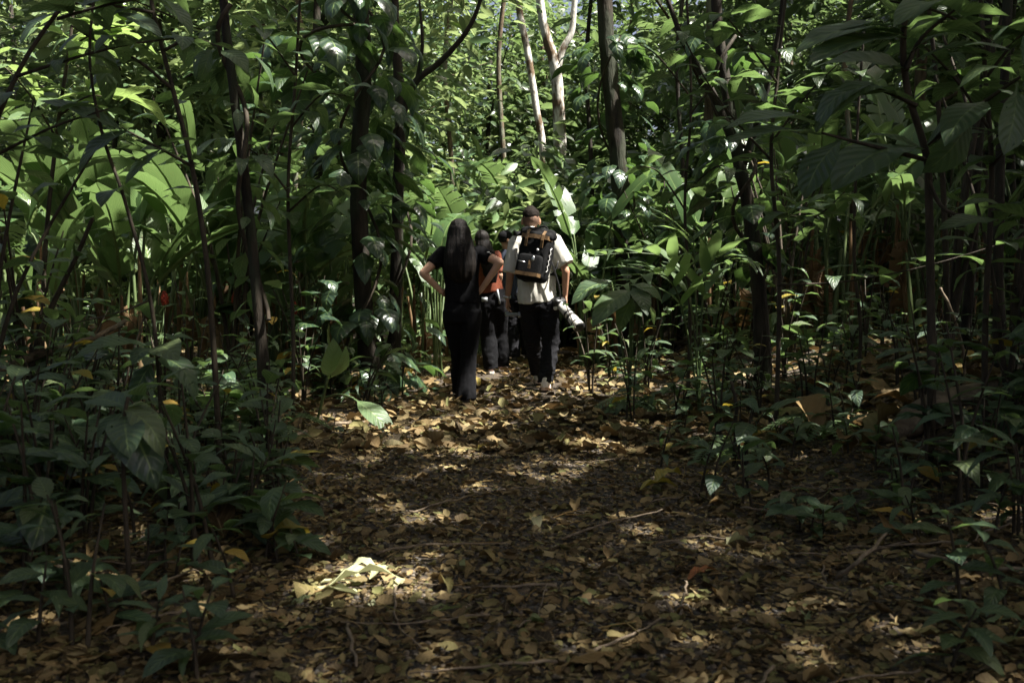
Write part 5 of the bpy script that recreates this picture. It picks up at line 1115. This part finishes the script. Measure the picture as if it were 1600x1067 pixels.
def person(label, root_loc, J, P):
    """J: joints in world space; P: styling"""
    t = thing('person', label, 'person', root_loc); o = t.location
    g = {k: (Vector(v) - o) for k, v in J.items()}; s = P.get('s', 1.0); Rh = head_R(*P['head'])
    up = Vector((0, 0, 1))
    # body: one continuous surface
    mb = MB(); cx = (g['shL'] - g['shR']).normalized(); fy = P.get('dep', 1.0)
    pel, chs, nk = (g['hipL'] + g['hipR']) / 2, (g['shL'] + g['shR']) / 2, g['neck']
    ax = -cx; ay = up.cross(ax).normalized(); w = (g['shR'] - g['shL']).length / 2
    mb.loft([(pel - up * .08 * s, ax * .13 * s, ay * .10 * s), (pel, ax * .155 * s, ay * .105 * s), (pel.lerp(chs, .4), ax * .13 * s, ay * .09 * s), (pel.lerp(chs, .8), ax * .155 * s, ay * .105 * s), (chs, ax * w * .9, ay * .085 * s), (nk, ax * .06 * s, ay * .055 * s)], 16)
    mb.cap(nk - up * .02, .056 * s, g['head'] - Rh @ Vector((0, .02, .05)) * s, .05 * s)
    add_head(mb, g['head'], Rh, s * P.get('hs', 1))
    for k in 'LR':
        mb.cap(g['sh' + k], .052 * s, g['el' + k], .039 * s); mb.cap(g['el' + k], .040 * s, g['wr' + k], .026 * s)
        h = P['hand' + k]; add_hand(mb, g['wr' + k], *h, s=s)
        leg_prims(mb, g['hip' + k], g['kn' + k], g['an' + k], (.075 * s, .05 * s, .036 * s))
        mb.cap(g['an' + k] - up * .03 * s, .034 * s, g['an' + k] + Matrix.Rotation(P.get('foot' + k, 0), 3, 'Z') @ Vector((0, .12, -.06)) * s, .028 * s)
    body = blend('body', mb, M[P['skin']], t, .0085, 2)
    for k in (-1, 1):
        mb = MB(); mb.ell(g['head'] + Rh @ (Vector((k * .032, .078, .008)) * s), (.012, .012, .012)); mb.build('eye', M['eye'], body)
    # shirt
    sh = P['shirt']; mb = MB(); mb.loft([(Vector(c) - o, ax * a, ay * b) for c, a, b in sh['secs']], 20)
    for k in 'LR':
        e = Vector(sh['sl' + k][0]) - o; d = (e - g['sh' + k]).normalized(); r0, r1 = sh['sl' + k][1:]
        p0 = g['sh' + k] - d * .02; xx = d.cross(Vector((0, 1, 0))).normalized(); yy = d.cross(xx)
        mb.loft([(p0 - d * r0 * .6, xx * r0 * .6, yy * r0 * .6), (p0, xx * r0, yy * r0), (p0.lerp(e, .5), xx * (r0 * .45 + r1 * .55), yy * (r0 + r1) / 2), (e, xx * r1, yy * r1)], 14)
    blend('shirt', mb, M[sh['mat']], t, .010, 3, sh.get('wr', .008), sh.get('wf', (11, 11, 5)), len(label))
    # trousers
    tr = P['trousers']; mb = MB(); pw = tr.get('pw', .165) * s
    mb.loft([(pel - up * .11 * s, ax * pw * .9, ay * .115 * s), (pel - up * .02 * s, ax * pw, ay * .125 * s), (pel + up * .07 * s, ax * pw * .93, ay * .115 * s), (pel + up * .14 * s, ax * pw * .84, ay * .105 * s)], 18)
    for k in 'LR':
        r = tr['r']; h, kn, an = g['hip' + k], g['kn' + k], g['an' + k] + up * tr.get('up', -.02); d1 = (kn - h).normalized(); 
        secs = []
        for u, rr in tr['prof']:
            c = h.lerp(kn, u) if u <= 1 else kn.lerp(an, u - 1)
            secs.append((c, ax * rr * s, ay * rr * s * 1.05))
        mb.loft(secs, 14)
    blend('trousers', mb, M[tr['mat']], t, .010, 2, tr.get('wr', .008), tr.get('wf', (9, 9, 16)), 3)
    for k in 'LR': shoe('shoe', g['an' + k], P.get('foot' + k, 0), t, M[P['shoe']], M[P.get('sole', 'sole')], s, P.get('pit' + k, 0))
    return t, g, Rh

# man in beige T-shirt
D = 9.75
t, g, Rh = person('person in beige T-shirt and black jeans walking away with a backpack', gp(845, 9.8, 0), dict(
    head=PX(829.5, 346, D + .10), neck=PX(831, 364, D + .02), shL=PX(806, 381, D), shR=PX(866, 377, D - .02), elL=PX(797, 429, D - .03), wrL=PX(793, 466, D + .02), elR=PX(884, 424, D - .08), wrR=PX(883, 462, D - .02),
    hipL=PX(826, 466, D), hipR=PX(856, 466, D), knL=PX(832, 534, D + .16), anL=PX(841, 584, D + .42), knR=PX(861, 534, D + .0), anR=PX(852, 595, D - .16)),
    dict(head=(.05, -.18), skin='skin_tan', s=1.02, hs=1.1, handL=((-.05, .15, -1), (-1, -.4, 0), (.2, 1, 0), .55), handR=((.05, -.1, -1), (.9, -.5, 0), (-.3, 1, 0), .9), shoe='shoe_white', sole='sole', footL=.05, footR=-.12, pitR=.05,
         shirt=dict(mat='beige_cloth', wr=.011, wf=(10, 10, 4), slL=(PX(796.5, 427, D - .02), .073, .080), slR=(PX(884, 413, D - .06), .078, .088),
                    secs=[(PX(839, 473, D), .186, .135), (PX(838, 462, D), .188, .138), (PX(838, 430, D), .186, .135), (PX(837, 400, D - .01), .195, .135), (PX(836, 380, D), .20, .12), (PX(834, 368, D + .01), .165, .095), (PX(831, 359, D + .03), .085, .075), (PX(830.5, 355, D + .04), .066, .064)]),
         trousers=dict(mat='black_denim', pw=.168, r=0, wr=.012, wf=(8, 8, 18), prof=[(0, .098), (.3, .102), (.7, .09), (1, .082), (1.4, .080), (1.8, .076), (1.98, .074)])))
man = t
mb = MB(); q = lambda x, y, z: g['head'] + Rh @ (Vector((x, y, z)) * 1.12)
mb.ell(q(0, -.006, .056), (.0855, .107, .080), Rh, 18, 12); mb.ell(q(0, .05, .09), (.06, .055, .05), Rh); hr = blend('hair', mb, M['hair_brown'], man, .008, 2, .004, (40, 40, 40))
mb = MB(); mb.ell(q(0, -.013, .022), (.0862, .1075, .092), Rh, 18, 12); blend('shaved_hair', mb, M['stubble'], man, .008, 2)
# wristwatch
w = g['wrL']; mb = MB(); d = (g['wrL'] - g['elL']).normalized(); pts = []
xx = d.orthogonal().normalized(); yy = d.cross(xx)
mb.tube([w - d * .024, w - d * .004], .034, 14); mb.box(w - d * .014 + Vector((-.034, -.012, 0)), (.008, .014, .014)); mb.build('wristwatch', M['metal'], man)

# backpack
def rbox(mb, c, h, R, k=.25, n=4):
    """box with rounded corners: stacked rounded sections along z"""
    for_z = [(-1, .72), (-.94, .88), (-.8, .97), (-.5, 1), (0, 1), (.5, 1), (.8, .97), (.94, .88), (1, .72)]; kk = len(mb.v); m = 20
    for z, sc in for_z:
        for j in range(m):
            a = 2 * PI * j / m; ca, sa = math.cos(a), math.sin(a); e = .42
            x = math.copysign(abs(ca) ** e, ca) * h[0] * sc; y = math.copysign(abs(sa) ** e, sa) * h[1] * sc
            mb.v.append(tuple(Vector(c) + R @ Vector((x, y, z * h[2]))))
    for i in range(len(for_z) - 1):
        for j in range(m): j2 = (j + 1) % m; mb.f.append((kk + i * m + j, kk + i * m + j2, kk + (i + 1) * m + j2, kk + (i + 1) * m + j))
    mb.f.append(tuple(kk + j for j in reversed(range(m)))); mb.f.append(tuple(kk + (len(for_z) - 1) * m + j for j in range(m)))
bc = PX(836, 402, D - .24); bp = thing('backpack', 'black backpack with tan straps worn on the back of the person in beige', 'backpack', bc)
R = Matrix.Rotation(math.radians(9), 3, 'Y') @ Matrix.Rotation(math.radians(-22), 3, 'Z') @ Matrix.Rotation(math.radians(-6), 3, 'X')
b_ = lambda x, y, z: R @ Vector((x, y, z))
mb = MB(); rbox(mb, (0, 0, -.01), (.155, .105, .225), R); blend('pack_body', mb, M['pack'], bp, .010, 2, .006, (14, 14, 10))
mb = MB(); rbox(mb, b_(0, -.095, -.105), (.125, .04, .11), R); mb.build('front_pocket', M['pack'], bp)
mb = MB(); mb.cap(b_(-.13, .0, .225), .062, b_(.12, .0, .225), .058); mb.cap(b_(-.12, -.06, .195), .045, b_(.12, -.06, .195), .045); lid = blend('lid', mb, M['pack'], bp, .010, 3, .008, (16, 16, 16))
def strip(name, pts, wid, mat, th=.006, parent=bp):
    P = [b_(*p) for p in pts]; mb = MB(); v = []; sdv = b_(*wid)
    for i, p in enumerate(P):
        tg = (P[min(i + 1, len(P) - 1)] - P[max(0, i - 1)]).normalized(); nn = tg.cross(sdv).normalized() * th
        v += [p - sdv - nn, p + sdv - nn, p + sdv + nn, p - sdv + nn]
    f = [(0, 1, 2, 3), tuple(range(len(v) - 1, len(v) - 5, -1))]
    for i in range(len(P) - 1):
        for j in range(4): a = i * 4 + j; c = i * 4 + (j + 1) % 4; f.append((a, a + 4, c + 4, c))
    mb.add(v, f); return mb.build(name, M[mat], parent, False)
strip('tan_band', [(-.15, -.06, .175), (-.13, -.108, .178), (0, -.118, .182), (.13, -.106, .18), (.155, -.05, .178)], (0, 0, .019), 'tan_strap')
strip('tan_band', [(-.125, -.105, -.185), (-.11, -.150, -.185), (0, -.158, -.187), (.11, -.150, -.185), (.125, -.10, -.185)], (0, 0, .017), 'tan_strap')
for x in (-.075, .085): strip('closing_strap', [(x, -.075, .245), (x, -.118, .20), (x, -.122, .15), (x, -.112, .08)], (.013, 0, 0), 'tan_strap', .005)
strip('closing_strap', [(.02, -.155, -.06), (.02, -.16, -.10), (.02, -.158, -.135)], (.013, 0, 0), 'tan_strap', .005)
mb = MB(); zz = [(.158 + .004 * (i % 2), -.02 - .045 * (i % 2), .10 - .026 * i) for i in range(10)]; mb.tube([b_(*p) for p in zz], .005, 5); mb.build('lacing_cord', M['white_cord'], bp)
mb = MB(); mb.ell(b_(.06, -.125, .055), (.013, .006, .013), R); mb.build('round_badge', M['white_cord'], bp)
mb = MB(); mb.ell(b_(.045, -.160, -.04), (.016, .008, .028), R); mb.build('pocket_badge', M['metal'], bp)
mb = MB(); mb.tube([b_(-.10, -.150, -.075), b_(-.03, -.157, -.08)], .006, 5); mb.build('zip_pull', M['metal'], bp)
mb = MB(); mb.tube(spline([b_(-.05, .07, .27), b_(-.03, .07, .31), b_(.03, .07, .31), b_(.05, .07, .27)], 4), .010, 6); mb.build('grab_handle', M['pack'], bp)
for k, (sx, pts) in enumerate([(-1, [PX(812, 368, D - .16), PX(808, 362, D - .06), PX(806, 370, D + .12), PX(808, 410, D + .16), PX(815, 430, D - .02)]), (1, [PX(852, 362, D - .16), PX(860, 363, D - .06), PX(866, 372, D + .10), PX(868, 405, D + .12), PX(864, 430, D - .1)])]):
    sp = spline([p - bc for p in pts], 5); mb = MB(); v = []; 
    for i, p in enumerate(sp):
        tg = (sp[min(i + 1, len(sp) - 1)] - sp[max(0, i - 1)]).normalized(); sd = Vector((1, 0, 0)); sd = (sd - tg * sd.dot(tg)).normalized() * .026; nn = tg.cross(sd).normalized() * .007
        v += [p - sd - nn, p + sd - nn, p + sd + nn, p - sd + nn]
    f = [(0, 1, 2, 3), tuple(range(len(v) - 1, len(v) - 5, -1))]
    for i in range(len(sp) - 1):
        for j in range(4): a = i * 4 + j; c = i * 4 + (j + 1) % 4; f.append((a, a + 4, c + 4, c))
    mb.add(v, f); mb.build('shoulder_strap', M['pack'], bp)

# camera with long white lens hanging at his right hand
c0 = PX(876, 476, D - .10); c1 = PX(906, 512, D - .34)
ca = thing('telephoto_camera', 'black camera with long white telephoto lens held low in the right hand', 'camera', c0); ax_ = (c1 - c0); Ln = ax_.length; ax_ = ax_ / Ln
def ring(name, a, b, ra, rb_, mat, parent=ca):
    mb = MB(); mb.tube([ax_ * a, ax_ * b], [ra, rb_], 20); return mb.build(name, M[mat], parent)
br = ring('lens_barrel', .02, Ln * .55, .043, .046, 'lens_white'); ring('front_barrel', Ln * .55, Ln * .98, .047, .058, 'lens_white')
for a, b, r in ((.38, .44, .0475), (.52, .60, .0495), (.80, .83, .0575)): ring('black_ring', Ln * a, Ln * b, r, r, 'black_plastic', br)
ring('lens_hood_rim', Ln * .98, Ln * 1.0, .0585, .0585, 'black_plastic'); mb = MB(); mb.ell(ax_ * Ln * .985, (.045, .045, .012), ax_.to_track_quat('Z', 'Y').to_matrix()); mb.build('front_glass', M['black_plastic'], ca)
ring('mount_ring', -.005, .025, .040, .043, 'metal')
Rc = ax_.to_track_quat('Z', 'Y').to_matrix()
mb = MB(); rbox(mb, ax_ * -.03, (.068, .048, .035), Rc); mb.build('camera_body', M['black_plastic'], ca); mb = MB(); rbox(mb, ax_ * -.03 + Rc @ Vector((0, -.055, 0)), (.028, .018, .03), Rc); mb.build('viewfinder_hump', M['black_plastic'], ca)
mb = MB(); mb.ell(c0 * 0 + Rc @ Vector((-.045, -.04, .0)), (.022, .022, .022)); mb.build('tripod_knob', M['lens_white'], ca)
st = [p - c0 for p in (PX(856, 395, D - .16), PX(864, 415, D - .17), PX(868, 428, D - .16), PX(874, 450, D - .14), PX(876, 472, D - .1))]
mb = MB(); mb.tube(spline(st, 5), .008, 6); mb.build('camera_strap', M['black_plastic'], ca)
mb = MB(); mb.tube(spline([p - c0 for p in (PX(872, 408, D - .13), PX(870, 418, D - .15), PX(866, 424, D - .16))], 3), .007, 5); mb.build('strap_loop', M['black_plastic'], ca)
# grey cylinder by his left hand
p0, p1 = PX(790, 491, D + .02), PX(814, 492, D + .05); gt = thing('hand_torch', 'grey cylindrical hand torch held level in the left hand', 'torch', p0); dx = p1 - p0
mb = MB(); mb.tube([Vector((0, 0, 0)), dx * .8], .020, 14); mb.build('grip', M['grey_plastic'], gt); mb = MB(); mb.tube([dx * .8, dx * .84, dx], [.022, .028, .028], 14); mb.build('torch_head', M['grey_plastic'], gt)

# woman in black with hands on hips
D = 8.8
t, g, Rh = person('person in black with very long black hair, hands on hips, seen from behind', gp(726, 8.8, 0), dict(
    head=PX(717, 364, D + .03), neck=PX(719, 385, D + .0), shL=PX(692, 396, D), shR=PX(749, 394, D), elL=PX(661, 427, D - .10), wrL=PX(690, 456, D + .0), elR=PX(781, 410, D - .10), wrR=PX(751, 454, D + .0),
    hipL=PX(709, 486, D), hipR=PX(736, 486, D), knL=PX(716, 550, D + .2), anL=PX(722, 602, D + .45), knR=PX(732, 555, D + .02), anR=PX(728, 612, D - .05)),
    dict(head=(0, -.05), skin='skin', s=.93, handL=((.55, .75, -.25), (-.6, .3, .4), (0, -.5, .8), .5), handR=((-.55, .75, -.25), (.6, .3, .4), (0, -.5, .8), .5), shoe='shoe_dark', sole='shoe_dark', footL=0, footR=-.05,
         shirt=dict(mat='black_cloth', wr=.007, slL=(PX(675, 414, D - .04), .062, .066), slR=(PX(766, 405, D - .04), .062, .066),
                    secs=[(PX(723, 474, D), .152, .115), (PX(722, 460, D), .148, .112), (PX(721, 440, D), .150, .115), (PX(720, 415, D), .170, .125), (PX(720, 400, D), .175, .115), (PX(719.5, 389, D), .13, .085), (PX(719, 382, D), .07, .06)]),
         trousers=dict(mat='black_cloth', pw=.186, r=0, wr=.009, wf=(10, 10, 3), up=-.075, prof=[(0, .108), (.3, .106), (.7, .088), (1, .078), (1.4, .083), (1.75, .094), (1.98, .101)])))
def long_hair(t, g, Rh, secs, s=.93, wr=.008):
    mb = MB(); mb.ell(g['head'] + Rh @ (Vector((0, -.022, .034)) * s), (.094 * s, .104 * s, .106 * s), Rh, 16, 12); o = t.location
    mb.loft([(Vector(c) - o, Vector((a, 0, 0)), Vector((0, b, 0))) for c, a, b in secs], 18)
    return blend('hair', mb, M['hair'], t, .009, 3, wr, (38, 12, 2))
long_hair(t, g, Rh, [(PX(717.5, 354, D - .02), .09, .085), (PX(717.5, 368, D - .03), .107, .092), (PX(717.5, 382, D - .07), .122, .082), (PX(718, 396, D - .10), .138, .068), (PX(718.5, 414, D - .12), .146, .056), (PX(719, 424, D - .125), .136, .044), (PX(720, 433, D - .12), .112, .036), (PX(721, 439, D - .11), .08, .028), (PX(721, 443, D - .10), .05, .018)])
mb = MB(); mb.box(PX(763, 394, D - .1) - t.location, (.011, .003, .005)); mb.box(PX(766.5, 396, D - .1) - t.location, (.007, .003, .004)); mb.build('sleeve_print', M['white_cord'], t)

# person in orange
D = 11.5
t, g, Rh = person('person in rust orange top with long dark hair, half hidden behind the person in black', gp(772, 11.6, 0), dict(
    head=PX(752, 377, D), neck=PX(757, 394, D), shL=PX(740, 404, D), shR=PX(775, 401, D), elL=PX(736, 432, D), wrL=PX(743, 455, D + .15), elR=PX(781, 430, D - .04), wrR=PX(779, 455, D + .05),
    hipL=PX(760, 470, D), hipR=PX(778, 470, D), knL=PX(763, 525, D + .05), anL=PX(767, 572, D - .02), knR=PX(780, 522, D + .15), anR=PX(785, 568, D + .2)),
    dict(head=(.35, -.05), skin='skin', s=.94, handL=((.2, .8, -.5), (-.6, .3, .4), (.5, 0, .8), .7), handR=((0, .3, -1), (.9, 0, 0), (0, 1, 0), .5), shoe='shoe_pink', sole='shoe_white', footL=.1, footR=-.1,
         shirt=dict(mat='orange_cloth', wr=.009, slL=(PX(737, 428, D), .06, .06), slR=(PX(780, 426, D - .02), .062, .062),
                    secs=[(PX(764, 457, D), .165, .12), (PX(763, 440, D), .16, .12), (PX(761, 420, D), .165, .12), (PX(759, 407, D), .165, .115), (PX(758, 398, D), .12, .09), (PX(757, 392, D), .065, .06)]),
         trousers=dict(mat='black_cloth', pw=.19, r=0, wr=.009, wf=(9, 9, 8), up=-.04, prof=[(0, .12), (.3, .125), (.7, .11), (1, .10), (1.4, .10), (1.75, .095), (1.98, .09)])))
long_hair(t, g, Rh, [(PX(753, 370, D - .02), .08, .08), (PX(755, 382, D - .05), .092, .085), (PX(760, 396, D - .10), .10, .07), (PX(764, 412, D - .14), .10, .05), (PX(767, 428, D - .15), .085, .04), (PX(769, 442, D - .15), .05, .025)], .94)
mb = MB(); mb.tube([PX(777, 452, D - .12) - t.location, PX(781, 475, D - .12) - t.location], .012, 6); mb.build('hanging_strap', M['grey_plastic'], t)
mb = MB(); mb.box(PX(757, 468, D - .16) - t.location, (.035, .01, .025)); mb.build('hip_pouch', M['grey_plastic'], t)

# person in cap
D = 13.3
t, g, Rh = person('person in black cap and navy shirt looking right, mostly hidden behind the others', gp(806, 13.35, 0), dict(
    head=PX(791, 376, D), neck=PX(794, 391, D), shL=PX(776, 400, D), shR=PX(815, 400, D), elL=PX(772, 430, D + .05), wrL=PX(782, 452, D + .2), elR=PX(820, 430, D + .05), wrR=PX(812, 452, D + .2),
    hipL=PX(795, 460, D), hipR=PX(815, 460, D), knL=PX(800, 510, D + .02), anL=PX(804, 556, D - .05), knR=PX(820, 510, D + .12), anR=PX(824, 552, D + .2)),
    dict(head=(-1.15, -.05), skin='skin_tan', s=1.0, handL=((.4, .8, -.3), (-.6, .3, .4), (.5, 0, .8), .7), handR=((-.4, .8, -.3), (.6, .3, .4), (-.5, 0, .8), .7), shoe='shoe_dark', sole='shoe_dark', footL=0, footR=-.1,
         shirt=dict(mat='navy_cloth', wr=.009, slL=(PX(773, 424, D), .07, .075), slR=(PX(819, 424, D), .07, .075),
                    secs=[(PX(803, 468, D), .18, .13), (PX(802, 445, D), .175, .13), (PX(799, 420, D), .185, .13), (PX(797, 405, D), .19, .12), (PX(795, 396, D), .13, .09), (PX(794, 390, D), .07, .065)]),
         trousers=dict(mat='black_denim', pw=.17, r=0, wr=.01, wf=(9, 9, 14), prof=[(0, .10), (.3, .105), (.7, .09), (1, .085), (1.4, .082), (1.8, .08), (1.98, .078)])))
q = lambda x, y, z: g['head'] + Rh @ Vector((x, y, z))
mb = MB(); mb.ell(q(0, -.014, .022), (.079, .098, .07), Rh, 16, 12); blend('hair', mb, M['hair'], t, .009, 2)
mb = MB(); mb.ell(q(0, -.008, .055), (.086, .105, .082), Rh, 16, 12); cp_ = blend('cap', mb, M['black_cloth'], t, .009, 2)
v = []; f = []
for i in range(7):
    a = (i / 6 * 2 - 1) * 1.25; r1 = .092; r2 = .175 - .03 * abs(i / 3 - 1)
    for r, dz in ((r1, .052), (r2, .030 - .012 * abs(i / 3 - 1))):
        for z in (0, -.006): v.append(tuple(q(math.sin(a) * r * .85, math.cos(a) * r, dz + z)))
for i in range(6):
    k = i * 4; f += [(k, k + 4, k + 6, k + 2), (k + 1, k + 3, k + 7, k + 5), (k + 2, k + 6, k + 7, k + 3), (k, k + 1, k + 5, k + 4)]
mb = MB(); mb.add(v, f); mb.build('cap_brim', M['black_cloth'], cp_)
